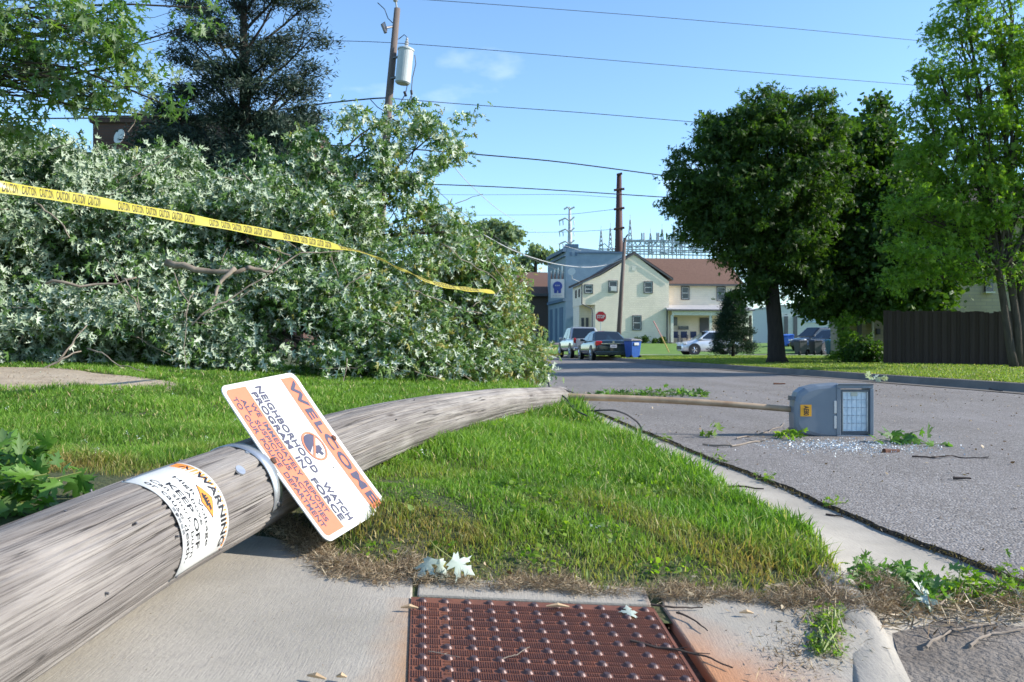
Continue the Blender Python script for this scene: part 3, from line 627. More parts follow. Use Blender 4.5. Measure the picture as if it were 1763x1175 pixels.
def cp(a, r): return (cu_+r*cos(a), cv_+r*SLn/SWd*sin(a))
arc = [cp(R_(a), cr*.84) for a in range(150, 331, 12)]
arc = [cp(R_(a), cr*.84) for a in range(70, 236, 11)]; mb.add([SG(*p, .0030) for p in arc], [tuple(range(len(arc)))])
blk = [(.03, -.5), (.30, -.55), (.42, -.30), (.62, -.42), (.70, -.12), (.45, -.02), (.52, .22), (.30, .30), (.12, .10), (-.02, -.1)]
mb.add([SG(cu_+cr*x, cv_+cr*y*SLn/SWd, .0030) for x, y in blk], [tuple(range(len(blk)))]); mb.build('symbol_figure', M['navy'], nsg)
mb = MB(); w_ = .075
dx, dy = cos(R_(48)), sin(R_(48))
mb.add([SG(cu_+cr*(s*.9*dx-w_*t*dy), cv_+cr*(s*.9*dy+w_*t*dx)*SLn/SWd, .0035) for s, t in ((-1, -1), (1, -1), (1, 1), (-1, 1))], [(0, 1, 2, 3)]); mb.build('symbol_slash', M['orange'], nsg)
for u, v in ((.482, .075), (.484, .955)):
    mb = MB(); mb.tube([SG(u, v, -.02), SG(u, v, .007), SG(u, v, .010)], [.011, .011, .006], 6); mb.build('bolt', M['brown_rust'], nsg)
mb = MB(); mb.tube([SG(.645, .34, -.02), SG(.645, .34, .004)], .0025, 6); mb.build('screw', M['steel'], nsg)
mb = MB(); k = 12
for u, v, r in ((.985, .05, .013), (.99, .10, .009), (.965, .035, .006)):
    P = [SG(u+r*cos(2*pi*i/k)*(.7+.5*random.random()), v+r*sin(2*pi*i/k)*(.7+.5*random.random()), .0042) for i in range(k)]; mb.add(P, [tuple(range(k))])
mb.build('rust_chip', M['brown_rust'], nsg)
# ------------------------------------------------------------------ street light and its arm lying on the road
LY = 6.85
def LW(px, py, dy=0.): return W(px, py, LY)+np.array([0, dy, 0])
lamp = thing('street_light', 'fallen grey street light with square lens and rusty arm lying on the asphalt', 'street light', G(1435, 757))
a0 = W(952, 683, 7.15); a1 = W(1372, 706, LY+.10)
mb = MB(); P = [a0+(a1-a0)*t+np.array([0, 0, .02*sin(pi*t)]) for t in np.linspace(0, 1, 16)]
mb.tube(P, np.linspace(.030, .024, 16), 14); mb.build('arm', M['rustpipe'], lamp, smooth=True)
mb = MB(); mb.tube([a0-(a1-a0)*.003, a0+(a1-a0)*.012], .036, 14); mb.build('arm_collar', M['steel'], lamp)
# housing : lofted outline (front view) with thickness in y and rounded shoulders
hp = [(1443, 660), (1405, 663), (1385, 668), (1374, 676), (1369, 690), (1367, 715), (1368, 738), (1373, 745), (1390, 750), (1415, 754), (1443, 757)]
def hous(inset, dy):
    c = np.array([1410, 709]); out = []
    for p in hp:
        q = np.array(p, float); d = c-q; q = q+np.array([np.sign(d[0])*min(abs(d[0]), inset) if p[0] < 1442 else 0, np.sign(d[1])*inset]); out.append(LW(q[0], q[1], dy))
    return out
mb = MB(); lay = [(7, -.012), (2.5, -.004), (0, .012), (0, .13), (6, .17), (16, .19)]; R0 = []
for ins, dy in lay: R0 += hous(ins, dy)
n = len(hp); L_ = len(lay)
mb.add(R0, [(j*n+i, j*n+i+1, (j+1)*n+i+1, (j+1)*n+i) for j in range(L_-1) for i in range(n-1)]+[tuple(range(n))[::-1], tuple((L_-1)*n+i for i in range(n))]+[(j*n+n-1, j*n, (j+1)*n, (j+1)*n+n-1) for j in range(L_-1)])
mb.build('housing', M['lampgrey'], lamp)
def pxbox(mb, x0, y0, x1, y1, d0, d1):
    a = LW(x0, y1); b = LW(x1, y0); mb.box((a[0], LY+d0, a[2]), (b[0], LY+d1, b[2]))
mb = MB()
pxbox(mb, 1439, 662, 1502, 669, -.024, .15); pxbox(mb, 1439, 749, 1502, 758, -.024, .15); pxbox(mb, 1496, 669.2, 1502.3, 748.8, -.026, .15); pxbox(mb, 1439, 669.2, 1446, 748.8, -.020, .15)
mb.build('door_frame', M['lampgrey'], lamp, bevel=.004)
mb = MB()
for q in ((1446.3, 671, 1449, 747), (1493, 671, 1495.7, 747)): pxbox(mb, *q, -.012, .02)
for q in ((1449.2, 671, 1492.8, 674.5), (1449.2, 743, 1492.8, 747)): pxbox(mb, *q, -.012, .02)
for y in (662.5, 755): pxbox(mb, 1441, y-1.2, 1501, y+.8, -.031, -.0245)
mb.build('gasket', M['lampdark'], lamp)
for q in ((1449.4, 674.8, 1450.6, 742.8), (1491.4, 674.8, 1492.6, 742.8)): mb = MB(); pxbox(mb, *q, -.016, .01); mb.build('lens_trim', M['galv'], lamp)
m_, n_, l_, b_ = newmat('lens_glass'); v_ = texco(n_, l_); w_ = n_.new('ShaderNodeTexNoise'); w_.inputs['Scale'].default_value = 22; w_.inputs['Detail'].default_value = 6; l_(v_, w_.inputs['Vector'])
l_(ramp_n(n_, l_, w_.outputs['Fac'], [(.3, (.52, .64, .72)), (.55, (.66, .75, .81)), (.75, (.84, .88, .90))]), b_.inputs['Base Color']); b_.inputs['Roughness'].default_value = .25; M['lens'] = m_
mb = MB(); pxbox(mb, 1450.7, 675, 1491.2, 742.6, .004, .02); lens = mb.build('lens', M['lens'], lamp)
mb = MB()
for i in range(1, 5):
    x = 1450.7+i*8.1; pxbox(mb, x-.25, 676, x+.25, 742, .001, .0035)
for i in range(1, 5):
    y = 675+i*13.5; pxbox(mb, 1451, y-.3, 1491, y+.3, -.002, .0005)
    for j in range(5): pxbox(mb, 1452+j*8.1, y-.9, 1454+j*8.1, y+.9, -.004, -.0022)
mb.build('lens_grid', simple('lens_grid_grey', (.42, .51, .60)), lens)  # faint grid lines, a little greyer than the lens
mb = MB(); pxbox(mb, 1465, 676, 1476, 682, -.004, .0); mb.build('sensor_label', simple('cream_label', (.62, .62, .50)), lamp)
for y in (690, 716): mb = MB(); pxbox(mb, 1434.5, y, 1439, y+22, -.020, -.0125); mb.build('latch_slot', M['signwhite'], lamp, bevel=.004)
for y in (686, 741): mb = MB(); pxbox(mb, 1363, y-3, 1370, y+3, .01, .05); pxbox(mb, 1360.5, y-4, 1362.9, y+4, .005, .055); mb.build('mounting_bolt', M['lampdark'], lamp)
mb = MB(); pxbox(mb, 1377, 697, 1396, 717, -.0160, -.0125); stk = mb.build('number_label', M['yellow'], lamp)
mb = MB(); put_text(mb, 'AE80', 698.5, 715.5, 1391.5, 1382.5, lambda x, y, h: LW(y, x, -.0175), .03); mb.build('number_lettering', M['black'], stk)
mb = MB(); P = [W(944, 659, 7.1), W(947, 672, 7.0), W(953, 684, 6.95), W(962, 678, 6.95), W(972, 684, 6.9), W(983, 696, 6.8), W(1000, 709, 6.6), W(1030, 707, 6.5), W(1058, 706, 6.5), W(1080, 714, 6.5), W(1098, 727, 6.5), W(1106, 740, 6.45), W(1100, 748, 6.3)]
for P_ in (P, [W(955, 688, 6.9), W(975, 690, 6.9), W(992, 708, 6.3), W(1010, 716, 6.0)], [W(950, 676, 7.), W(962, 668, 7.1), W(975, 672, 7.1), W(987, 676, 7.2)]):
    q = np.array(P_); t = np.linspace(0, len(q)-1, len(q)*5); q = np.stack([np.interp(t, range(len(q)), q[:, i]) for i in range(3)], 1)
    for _ in range(3): q[1:-1] = .25*q[:-2]+.5*q[1:-1]+.25*q[2:]
    mb.tube(q, .0075 if P_ is P else .006, 6)
o = mb.build('electrical_cable', M['wire'], off=W(1000, 715, 6.6)); tagp(o, 'black electrical cable curling from the end of the fallen pole onto the kerb', 'cable')
# broken glass
n = 2600; c = G(1455, 771); gx = c[0]+rng.normal(size=n)*.34*(1-.2*rng.random(n)); gy = c[1]-.02+rng.normal(size=n)*.24; k = np.hypot((gx-c[0])/.34, (gy-c[1])/.24); C = np.c_[gx, gy, roadz(gx, gy)+.016]
C = C[(gy < LY-.05) | (k < 1.2)]
leafmesh_args = (C, .006+.016*rng.random(len(C))**2, rdir(len(C), 1.0), rdir(len(C)))
o = leafmesh('broken_glass', *leafmesh_args, (NEEDLE[0]*[2.6, 1, 1], NEEDLE[1]), simple('glass_crumbs', (.75, .80, .82), (.55, .6, .62), .15)); tagp(o, 'scatter of broken white glass crumbs on the road below the street light', 'broken glass', kind='stuff')
# ------------------------------------------------------------------ caution tape
tp = [(-120, 303, 4.2), (0, 322, 4.4), (150, 345, 4.9), (300, 372, 5.5), (450, 400, 6.2), (560, 421, 6.9), (620, 433, 7.4), (640, 440, 7.7), (670, 454, 8.1), (720, 478, 8.8), (745, 488, 9.2), (790, 497, 9.9), (850, 503, 11.)]
TP = np.array([W(*p) for p in tp]); t_ = np.linspace(0, len(tp)-1, 240); TPi = np.stack([np.interp(t_, range(len(tp)), TP[:, i]) for i in range(3)], 1)
for _ in range(30): TPi[1:-1] = .25*TPi[:-2]+.5*TPi[1:-1]+.25*TPi[2:]
TD = np.r_[0, np.cumsum(np.linalg.norm(np.diff(TPi, axis=0), axis=1))]; TT = unit(np.gradient(TPi, axis=0))
def tapept(s, w, h=0.):
    c = np.array([np.interp(s, TD, TPi[:, i]) for i in range(3)]); t = np.array([np.interp(s, TD, TT[:, i]) for i in range(3)])
    f = s/TD[-1]; s1, s2 = np.interp(4+2.2, [0, 12], [0, 1]), 0
    a = np.interp(c[0], [-3.2, -2.6, -1.5, -1.35, -1.1, -.9, -.3], [-.12, -.2, -.35, -1.2, -1.5, -.65, -.75])
    up = np.array([0, 0, 1.])-t*t[2]; up /= np.linalg.norm(up); nn = np.cross(t, up); d = up*cos(a)+nn*sin(a); q = np.cross(t, d)
    return c+d*(w*.033+0)+q*(h+.006*sin(s*9)*(w))
V, F = grid(lambda u, v: tapept(u, v, .004*cos(v*1.5)), np.linspace(0, TD[-1], 300), np.linspace(-1, 1, 7))
tape = npmesh('caution_tape', V, F, M['tape'], off=TPi[120], smooth=True); tagp(tape, 'yellow caution tape with black lettering stretched across the fallen tree', 'barrier tape')
mb = MB(); s = .1
while s < TD[-1]-.6:
    V_, F_ = textmesh('CAUTION', .02)
    for sgn in (1, -1):
        mb.add([tapept(s+v[0]*.085+.012*v[1], -.78+1.56*v[1], .004*cos((v[1]*1.56-.78)*1.5)+sgn*.0016) for v in V_], F_)
    V_, F_ = textmesh('CAUTION', .02); s += .105 if int(s/.105) % 7 else .21
mb.build('lettering', simple('tape_ink', (.06, .05, .02)), tape)
# ------------------------------------------------------------------ grass
def blades(name, x, y, z, h, w, dry, mat, label, kind='stuff', lean=.5, off=None):
    n = len(x); B = np.c_[x, y, z]; a = rng.random(n)*2*pi; wd_ = np.c_[np.cos(a), np.sin(a), np.zeros(n)]*w[:, None]
    ld = rng.random(n)*2*pi; ln = np.abs(rng.normal(size=n))*lean; D = np.c_[np.cos(ld)*ln, np.sin(ld)*ln, np.ones(n)]; D = D/np.linalg.norm(D, axis=1, keepdims=True)
    bend = np.c_[np.cos(ld), np.sin(ld), -.4*np.ones(n)]*(rng.random(n)*.45)[:, None]
    m_ = B+D*(h*.55)[:, None]; t = B+(D+bend)*h[:, None]
    V = np.stack([B-wd_, B+wd_, m_+wd_*.8, m_-wd_*.8, t], 1).reshape(-1, 3)
    i = np.arange(n)[:, None]*5; F = np.concatenate([i+[0, 1, 2], i+[0, 2, 3], i+[3, 2, 4]], 1).reshape(-1, 3)
    var = np.clip(.35+.30*vnoise(x, y, 2.6, 4)*.8+.25*rng.normal(size=n)*.7, 0, .93); var = np.where(rng.random(n) < .05, 1., var)
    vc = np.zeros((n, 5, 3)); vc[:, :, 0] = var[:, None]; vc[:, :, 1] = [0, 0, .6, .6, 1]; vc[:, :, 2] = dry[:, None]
    o = npmesh(name, V, F, mat, off=off, vc=vc.reshape(-1, 3)); tagp(o, label, 'grass', kind=kind); return o
def frontY(x):          # front border of the turf, follows the ragged edge seen above the slabs
    fx = [-3, -1.3, -1.0, -.8, -.62, -.42, -.27, 0., .45, .80, 1.0, 1.3]; fy = [3.5, 3.35, 3.15, 2.92, 2.66, 2.47, 2.43, 2.39, 2.39, 2.41, 2.46, 2.60]
    return np.interp(x, fx, fy)+.03*np.sin(x*17)+.02*np.sin(x*41+1)
PXY = PB[::3]
def near_pole(x, y):
    d = np.full(len(x), 9.)
    for q in PXY:
        d = np.minimum(d, np.hypot(x-q[0], y-q[1])-q[3]*.35)
    return d
def scatter(n, y0, y1, xmin, dens_pow=1.):
    y = y0+(y1-y0)*rng.random(n)**dens_pow; lo = np.maximum(-.66*y-.3, xmin); hi = gutL(y)-.08; x = lo+(hi-lo)*rng.random(n); return x, y
G_ = []
for (n, y0, y1, xm, hh, ww) in ((85000, 2.3, 3.6, -2.6, .060, .0019), (95000, 3.6, 5.6, -4, .076, .0027), (95000, 5.6, 8.6, -6, .078, .0038), (75000, 8.6, 13.5, -9, .075, .0055)):
    x, y = scatter(n, y0, y1, xm, 1.)
    e = gutL(y)-.10-x; fy = frontY(x); ok = (y > fy)&(near_pole(x, y) > 0)
    ok &= ~((x < -2.75)&(x > -9)&(np.abs(y-7.65) < 1.75*(1-np.clip((x+9)/6.3, 0, 1)**3)-.12-.15*rng.random(len(x))))
    thin = np.clip(.5+.9*vnoise(x, y, 4.1, 9)+.5*vnoise(x, y, 13, 3), 0, 1); fr = sst(0, .22, y-fy); ok &= rng.random(n) < (.35+.65*fr)*(.45+.55*thin)
    x, y, e, fy = x[ok], y[ok], e[ok], fy[ok]
    h = hh*(.55+.75*rng.random(len(x)))*(.58+.5*sst(.6, 0, e)+.30*vnoise(x, y, 3.3, 2)+.30*vnoise(x, y, 11, 6)*sst(4.5, 3.2, y)+.35*sst(1.6, 0.2, e)*sst(.5, 2.2, y-fy))*(.65+.35*sst(0, .3, y-fy))
    h = h*(1+.45*sst(.22, .0, near_pole(x, y))*sst(3.2, 4.2, y)); h = np.where(x < np.interp(y, PB[:, 1], PB[:, 0]), h*1.15, h)
    dry = np.clip(sst(.45, 0, y-fy)*.85*rng.random(len(x))+.75*sst(.05, .6, vnoise(x, y, 5.5, 8))*rng.random(len(x))*sst(1.6, .2, y-fy), 0, 1)
    wv = ww*(.6+.8*rng.random(len(x)))*(1+.9*sst(.45, 0, e)*rng.random(len(x)))
    G_.append((x, y, lawnz(x, y)-.004, h, wv, dry))
A = [np.concatenate(q) for q in zip(*G_)]
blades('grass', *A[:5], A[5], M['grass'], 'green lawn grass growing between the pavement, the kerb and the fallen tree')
# clover and broad-leaved weeds in the turf
n = 420; cx_ = -1.6+2.9*rng.random(n); cy_ = 2.45+5*rng.random(n)**1.5; ok = (cy_ > frontY(cx_)+.03)&(cx_ < gutL(cy_)-.15)&(vnoise(cx_, cy_, 3.7, 12) > .0)&(near_pole(cx_, cy_) > .02); cx_, cy_ = cx_[ok], cy_[ok]
C = np.repeat(np.c_[cx_, cy_, lawnz(cx_, cy_)+.022], 16, 0); C = C+rng.normal(size=C.shape)*[.03, .03, .012]
o = leafmesh('lawn_weeds', C, .010+.016*rng.random(len(C)), rdir(len(C), 1.4), rdir(len(C)), LEAF_L, M['fresh']); tagp(o, 'clover and small broad-leaved weeds mixed into the turf', 'weeds', kind='stuff')
n = 70; cx_ = -5+6*rng.random(n); cy_ = 3.2+7*rng.random(n); ok = (cx_ < gutL(cy_)-.2)&(near_pole(cx_, cy_) > .05); cx_, cy_ = cx_[ok], cy_[ok]; C = np.repeat(np.c_[cx_, cy_, lawnz(cx_, cy_)+.075], 9, 0)+rng.normal(size=(9*len(cx_), 3))*.006
o = leafmesh('clover_flowers', C, .012+0*C[:, 0], rdir(len(C), .5), rdir(len(C), .6), (NEEDLE[0]*[1.5, 1, 1], NEEDLE[1]), M['paleleaf']); tagp(o, 'tiny white clover flowers dotted over the lawn', 'flowers', kind='stuff')
n = 1300; x = -8+5.2*rng.random(n); y = 6.1+3*rng.random(n); o = leafmesh('path_litter', np.c_[x, y, lawnz(x, y)+.02], .02+.05*rng.random(n)**2, rdir(n, 1.5), rdir(n), (NEEDLE[0]*[.6, 1, 1], NEEDLE[1]), M['litter']); tagp(o, 'twig and leaf litter strewn on the sandy walk', 'litter', kind='stuff')
# short turf on the far lawns
n = 120000; y = 9+38*rng.random(n)**1.5; s = .16+rng.random(n)**1.6*11; x = roadR(y)+s
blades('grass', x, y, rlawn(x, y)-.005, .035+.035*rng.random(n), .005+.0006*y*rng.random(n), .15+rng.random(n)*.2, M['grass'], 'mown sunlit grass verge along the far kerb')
# dead thatch along the front of the turf
n = 42000; x = -1.0+2.15*rng.random(n); y = frontY(x)-.075+.055*rng.normal(size=n)+.03*np.sin(x*13); ok = (y > 2.33+.018*np.sin(x*23)+.012*np.sin(x*57)-.02*rng.random(n))&(near_pole(x, y) > -.02); ok &= ~((x > -.27)&(x < .34)&(y < 2.315-.03*x)); x, y = x[ok], y[ok]
C = np.c_[x, y, np.maximum(ramp(x, y), lawnz(x, y))+.003+.02*rng.random(len(x))*sst(.14, 0, np.abs(y-frontY(x)+.08))]
o = leafmesh('dead_grass', C, .012+.03*rng.random(len(C)), rdir(len(C), .8), rdir(len(C))*[1, 1, .35], (NEEDLE[0]*[.17, 1, 1], NEEDLE[1]), M['litter']); tagp(o, 'dry brown dead grass and thatch edging the turf', 'dead grass', kind='stuff')
n = 260; x = -1+2.1*rng.random(n); y = frontY(x)-.11+.09*rng.normal(size=n); ok = y > 2.30; x, y = x[ok], y[ok]
o = leafmesh('leaf_litter', np.c_[x, y, ramp(x, y)+.012+.012*rng.random(len(x))], .008+.014*rng.random(len(x)), rdir(len(x), 1.3), rdir(len(x)), LEAF_L, M['litter']); tagp(o, 'crumbled dry leaves caught in the dead grass', 'leaf litter', kind='stuff')
# ------------------------------------------------------------------ fallen silver maple
fm = thing('fallen_maple_tree', 'huge fallen silver maple crown heaped across the lawn with pale leaf undersides showing', 'tree', (-4, 11, .35))
HL = [lob(560, 620, 10.9, 110, 26, .8), lob(720, 625, 11.3, 100, 26, .8), lob(400, 622, 10.6, 110, 24, .7), lob(820, 625, 12., 80, 26, .7), lob(870, 540, 12.8, 45, 60, .8), lob(820, 480, 12.6, 50, 50, .8), lob(-60, 420, 10, 150, 190, 1.3), lob(60, 560, 10.0, 130, 90, 1.0), lob(60, 400, 10.5, 130, 120, 1.2), lob(210, 540, 10.3, 130, 95, 1.0), lob(200, 380, 10.8, 120, 105, 1.2),
      lob(340, 550, 10.5, 120, 80, 1.0), lob(330, 400, 11, 110, 105, 1.2), lob(300, 300, 11.6, 75, 40, .8), lob(470, 530, 10.8, 120, 85, 1.0), lob(450, 390, 11.2, 105, 95, 1.2), lob(420, 310, 11.6, 55, 38, .6),
      lob(590, 530, 11.2, 115, 80, 1.1), lob(580, 400, 11.6, 85, 90, 1.1), lob(560, 330, 12, 55, 60, .8), lob(700, 545, 11.6, 100, 72, 1.1), lob(690, 440, 12, 75, 60, 1.0), lob(800, 560, 12.2, 85, 70, 1.0), lob(790, 450, 12.4, 65, 50, .9), lob(760, 400, 12.4, 45, 45, .6),
      lob(850, 590, 12.8, 68, 58, .9), lob(905, 615, 13.0, 42, 42, .7), lob(850, 500, 12.8, 45, 50, .7), lob(650, 600, 11.2, 120, 38, .7), lob(60, 270, 11, 90, 50, .8), lob(160, 300, 11, 60, 40, .8), lob(-60, 600, 10, 160, 60, 1.), lob(300, 605, 10.6, 120, 34, .8), lob(470, 605, 10.8, 120, 34, .8), lob(150, 610, 10.3, 120, 30, .8)]
HLb0 = [lob(560, 300, 12, 40, 25, .4), lob(600, 320, 12, 40, 25, .4), lob(655, 290, 12, 35, 22, .4), lob(720, 300, 12.2, 35, 20, .4), lob(640, 345, 12, 45, 25, .4), lob(540, 240, 12, 18, 18, .3), lob(500, 270, 12, 30, 28, .4), lob(590, 270, 12, 38, 22, .4), lob(640, 235, 12, 36, 20, .4), lob(700, 215, 12.2, 34, 20, .4), lob(750, 205, 12.2, 32, 14, .3), lob(620, 310, 12, 38, 26, .4), lob(700, 262, 12.2, 44, 18, .4), lob(770, 250, 12.3, 22, 12, .3), lob(690, 325, 12.2, 48, 18, .4), lob(745, 355, 12.4, 45, 16, .4), lob(660, 380, 12, 50, 30, .5), lob(930, 640, 13, 20, 16, .4), lob(940, 585, 13, 18, 12, .3), lob(905, 545, 13, 22, 20, .4), lob(895, 470, 13, 16, 18, .3)]
HLb = []
for q in HLb0:      # open, spiky boughs: many small tufts instead of round lobes
    for k in range(5): d = rng.normal(size=3)*np.array([q[3], q[4], q[5]])*[1.0, .8, .9]; HLb.append((q[0]+d[0], q[1]+d[1], q[2]+d[2], q[3]*.36, q[4]*.4, q[5]*.4, 1.))
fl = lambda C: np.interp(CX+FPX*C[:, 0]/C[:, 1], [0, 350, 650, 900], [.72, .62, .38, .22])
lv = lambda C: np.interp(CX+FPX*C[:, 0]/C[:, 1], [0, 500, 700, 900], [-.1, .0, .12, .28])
c1, i1, _ = clusters(HL, 3650, .30); kp = (np.sin(c1[:, 0]*3.1+c1[:, 2]*1.3)+np.sin(c1[:, 2]*4.3-c1[:, 0]*1.7+c1[:, 1]*2)+.8*np.sin(c1[:, 0]*7+c1[:, 1]*5+c1[:, 2]*6)) > np.interp(CX+FPX*c1[:, 0]/c1[:, 1], [600, 760], [-.6, -1.4]); c1, i1 = c1[kp], i1[kp]; c1[:, 2] = np.maximum(c1[:, 2], lawnz(c1[:, 0], c1[:, 1])+.08)
c2, i2, _ = clusters(HLb, 430, .05); edge_ = lambda C: CX+FPX*C[:, 0]/C[:, 1] < np.interp(HY-FPX*(C[:, 2]-CH)/C[:, 1], [380, 450, 520, 590, 640], [840, 885, 905, 925, 948]); kp = edge_(c1); c1, i1 = c1[kp], i1[kp]; kp = edge_(c2)|(c2[:, 2] > 2.4); c2, i2 = c2[kp], i2[kp]
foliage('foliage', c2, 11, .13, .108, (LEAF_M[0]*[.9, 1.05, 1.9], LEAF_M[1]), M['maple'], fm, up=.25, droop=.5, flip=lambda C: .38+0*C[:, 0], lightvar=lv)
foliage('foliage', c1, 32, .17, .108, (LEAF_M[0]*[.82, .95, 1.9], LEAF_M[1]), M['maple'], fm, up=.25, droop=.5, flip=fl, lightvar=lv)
mb = MB(); fork = W(150, 560, 12.2)
trunk = wig(W(-500, 600, 11.5), W(250, 500, 11.9), 9, .05); mb.tube(trunk, np.linspace(.30, .20, 9), 10)
limbs(mb, W(250, 500, 11.9), HL, c1, i1, .055, 9, .010)
for a, b, r in (((250, 500, 11.9), (640, 250, 12.1), .05), ((560, 400, 12), (760, 215, 12.3), .03), ((520, 460, 12), (740, 360, 12.4), .035), ((420, 470, 11.4), (830, 560, 12.4), .05), ((500, 300, 12), (700, 190, 12.2), .022), ((520, 380, 12), (500, 255, 12.2), .02)):
    P = wig(W(*a), W(*b), 9, .07); mb.tube(P, np.linspace(r, r*.25, 9), 7)
    for j in range(22): q = P[2+j % 7]; k = np.argmin(np.linalg.norm(c2-q, axis=1)+rng.random(len(c2))*.8); mb.tube(wig(q, c2[k], 5, .12), np.linspace(.010, .004, 5), 4)
mb.build('limbs', M['bark'], fm)
      # pale bare branches showing through the front of the heap
for a, b, r in (((285, 452, 9.9), (425, 462, 9.9), .045), ((425, 462, 9.9), (470, 470, 10.), .03), ((405, 462, 9.85), (365, 525, 9.6), .03), ((80, 488, 9.1), (235, 478, 9.3), .018), ((210, 480, 9.2), (225, 500, 9.1), .01), ((60, 350, 9.3), (120, 410, 9.1), .012), ((330, 560, 9.2), (480, 445, 9.6), .010), ((345, 545, 9.2), (430, 500, 9.3), .007), ((470, 470, 9.6), (590, 432, 10), .010), ((100, 620, 8.9), (150, 560, 9.1), .012), ((60, 640, 8.6), (140, 605, 8.8), .014), ((150, 600, 8.8), (250, 640, 8.7), .008), ((500, 440, 9.9), (440, 420, 9.8), .008), ((640, 470, 10.3), (560, 520, 10.2), .008), ((700, 500, 10.8), (830, 540, 11.2), .008), ((760, 420, 11), (860, 490, 11.5), .008), ((300, 470, 9.5), (320, 640, 9.2), .006)):
    mb = MB(); P = wig(W(*a), W(*b), 9, .16); mb.tube(P, np.linspace(r, r*.5, 9), 7); mb.build('bare_branch', M['twig'], fm, smooth=True)
for k in range(82):
    a = c1[rng.integers(len(c1))]+unit(np.array([0, -1, .1]))*.7; b = a+rdir(1)[0]*[.7, .25, .45]*(.4+rng.random()); mb = MB(); mb.tube(wig(a, b, 6, .14), np.linspace(.006, .003, 6), 4); mb.build('bare_branch', M['twig'], fm)
# ------------------------------------------------------------------ maple standing to the left, boughs hanging into the picture
st = thing('standing_maple_tree', 'standing maple whose leafy boughs hang in from the upper left corner', 'tree', (-9.2, 9.2, .4))
BL = [lob(60, 90, 8.5, 80, 60, .7), lob(180, 40, 8.4, 70, 35, .6), lob(150, 165, 8.5, 60, 22, .5), lob(225, 110, 8.4, 45, 30, .5), lob(30, 60, 8.4, 60, 45, .7), lob(120, 50, 8.2, 60, 40, .6), lob(210, 75, 8.2, 50, 35, .5), lob(20, 160, 8.5, 45, 55, .6), lob(150, 110, 8.3, 60, 30, .5), lob(60, 120, 8.5, 50, 35, .6), lob(240, 150, 8.3, 40, 26, .5), lob(200, 180, 8.3, 34, 20, .4), lob(285, 180, 8.3, 26, 16, .4), lob(30, 215, 8.6, 45, 34, .5), lob(95, 160, 8.5, 45, 25, .5), lob(80, 10, 8.4, 90, 30, .6), lob(200, 15, 8.4, 45, 22, .6), lob(-120, 60, 8.6, 120, 140, 1.), lob(-100, 230, 8.6, 80, 60, .8), lob(375, 15, 8.8, 28, 14, .3), lob(340, 40, 8.8, 18, 10, .3), lob(310, 205, 8.4, 16, 10, .3), lob(130, 155, 8.4, 30, 14, .3), lob(-250, -160, 8.8, 220, 180, 1.5, 3)]
c3, i3, _ = clusters(BL, 620, .1)
foliage('crown', c3, 22, .15, .10, LEAF_M, M['leftmaple'], st, up=.5, droop=.9)
mb = MB(); mb.tube([(-9.4, 9.2, .2), (-9.25, 9.2, .6), (-9.1, 9.1, 2), (-8.9, 9, 3.4), (-8.6, 9, 4.6), (-8.6, 8.9, 6.5)], [.34, .25, .21, .18, .14, .06], 12); mb.build('trunk', M['bark'], st, smooth=True)
mb = MB(); limbs(mb, (-8.7, 9, 3.9), BL, c3, i3, .022, 10, .005); mb.build('limbs', M['bark'], st)
# ------------------------------------------------------------------ cedar and brick building behind the heap
ce = thing('cedar_tree', 'tall dark blue-green cedar rising behind the fallen maple against the sky', 'tree', W(420, 600, 24))
CL = []
for py, x0, x1 in ((-150, 360, 480), (-60, 320, 520), (20, 300, 545), (70, 290, 560), (120, 290, 556), (165, 300, 545), (205, 270, 530), (245, 240, 520), (290, 235, 520), (340, 300, 530), (390, 330, 530)):
    for k in range(5 if py < 180 else 6):
        f = (k+.5)/(5 if py < 180 else 6); x = x0+(x1-x0)*f; CL.append(lob(x+rng.normal()*6, py+rng.normal()*9-14*abs(f-.5), 24+rng.normal()*.5, 27, 15 if py < 180 else 26, .8))
c4_, i4, _ = clusters(CL, 1900, .1)
mb = MB(); ax = [W(425, 600, 24), W(424, 300, 24), W(420, 120, 24), W(418, -160, 24)]; mb.tube(ax, [.28, .2, .13, .03], 9); mb.build('trunk', M['darkbark'], ce)
mb = MB()
for i, q in enumerate(CL):
    z0 = max(q[2]-1.0-.35*abs(q[0]-ax[0][0]), .8); P = wig((W(421, 0, 24)[0], 24, z0), q[:3], 6, .06, -.1); mb.tube(P, np.linspace(.05, .018, 6), 5)
    for j in np.where(i4 == i)[0][:8]: mb.tube(wig(P[rng.integers(3, 6)], c4_[j], 4, .1), [.014, .011, .008, .004], 4)
mb.build('limbs', M['darkbark'], ce)
n = len(c4_)*64; C = np.repeat(c4_, 64, 0); ou = unit(C-np.array([W(421, 0, 24)[0], 24, 0])*[1, 1, 0]-C*[0, 0, 1]+np.array([0, 0, .25]))
C = C+rng.normal(size=(n, 3))*[.20, .20, .085]+ou*rng.normal(size=(n, 1))*.12; leafmesh('foliage', C, .10+.10*rng.random(n), rdir(n, .3), ou+rdir(n)*.9, NEEDLE, M['cedar'], ce)
bb = thing('brick_building', 'dark brown brick building half hidden behind the cedar', 'building', W(340, 600, 36))
M['dbrick'] = brick_mat('dark_brown_brick', (.10, .05, .038), (.075, .04, .03), (.06, .045, .04), 1.)
x0, x1 = W(160, 0, 36)[0], W(522, 0, 36)[0]; zt = W(0, 200, 36)[2]
mb = MB(); mb.box((x0, 36, -.1), (x1, 48, zt-.3)); mb.build('wall', M['dbrick'], bb)
mb = MB(); mb.box((x0-.1, 35.9, zt-.3), (x1+.1, 48.1, zt)); mb.box((x0-4.5, 37, -.1), (x0, 46, W(0, 262, 37)[2])); mb.build('parapet', M['darkwood'], bb)
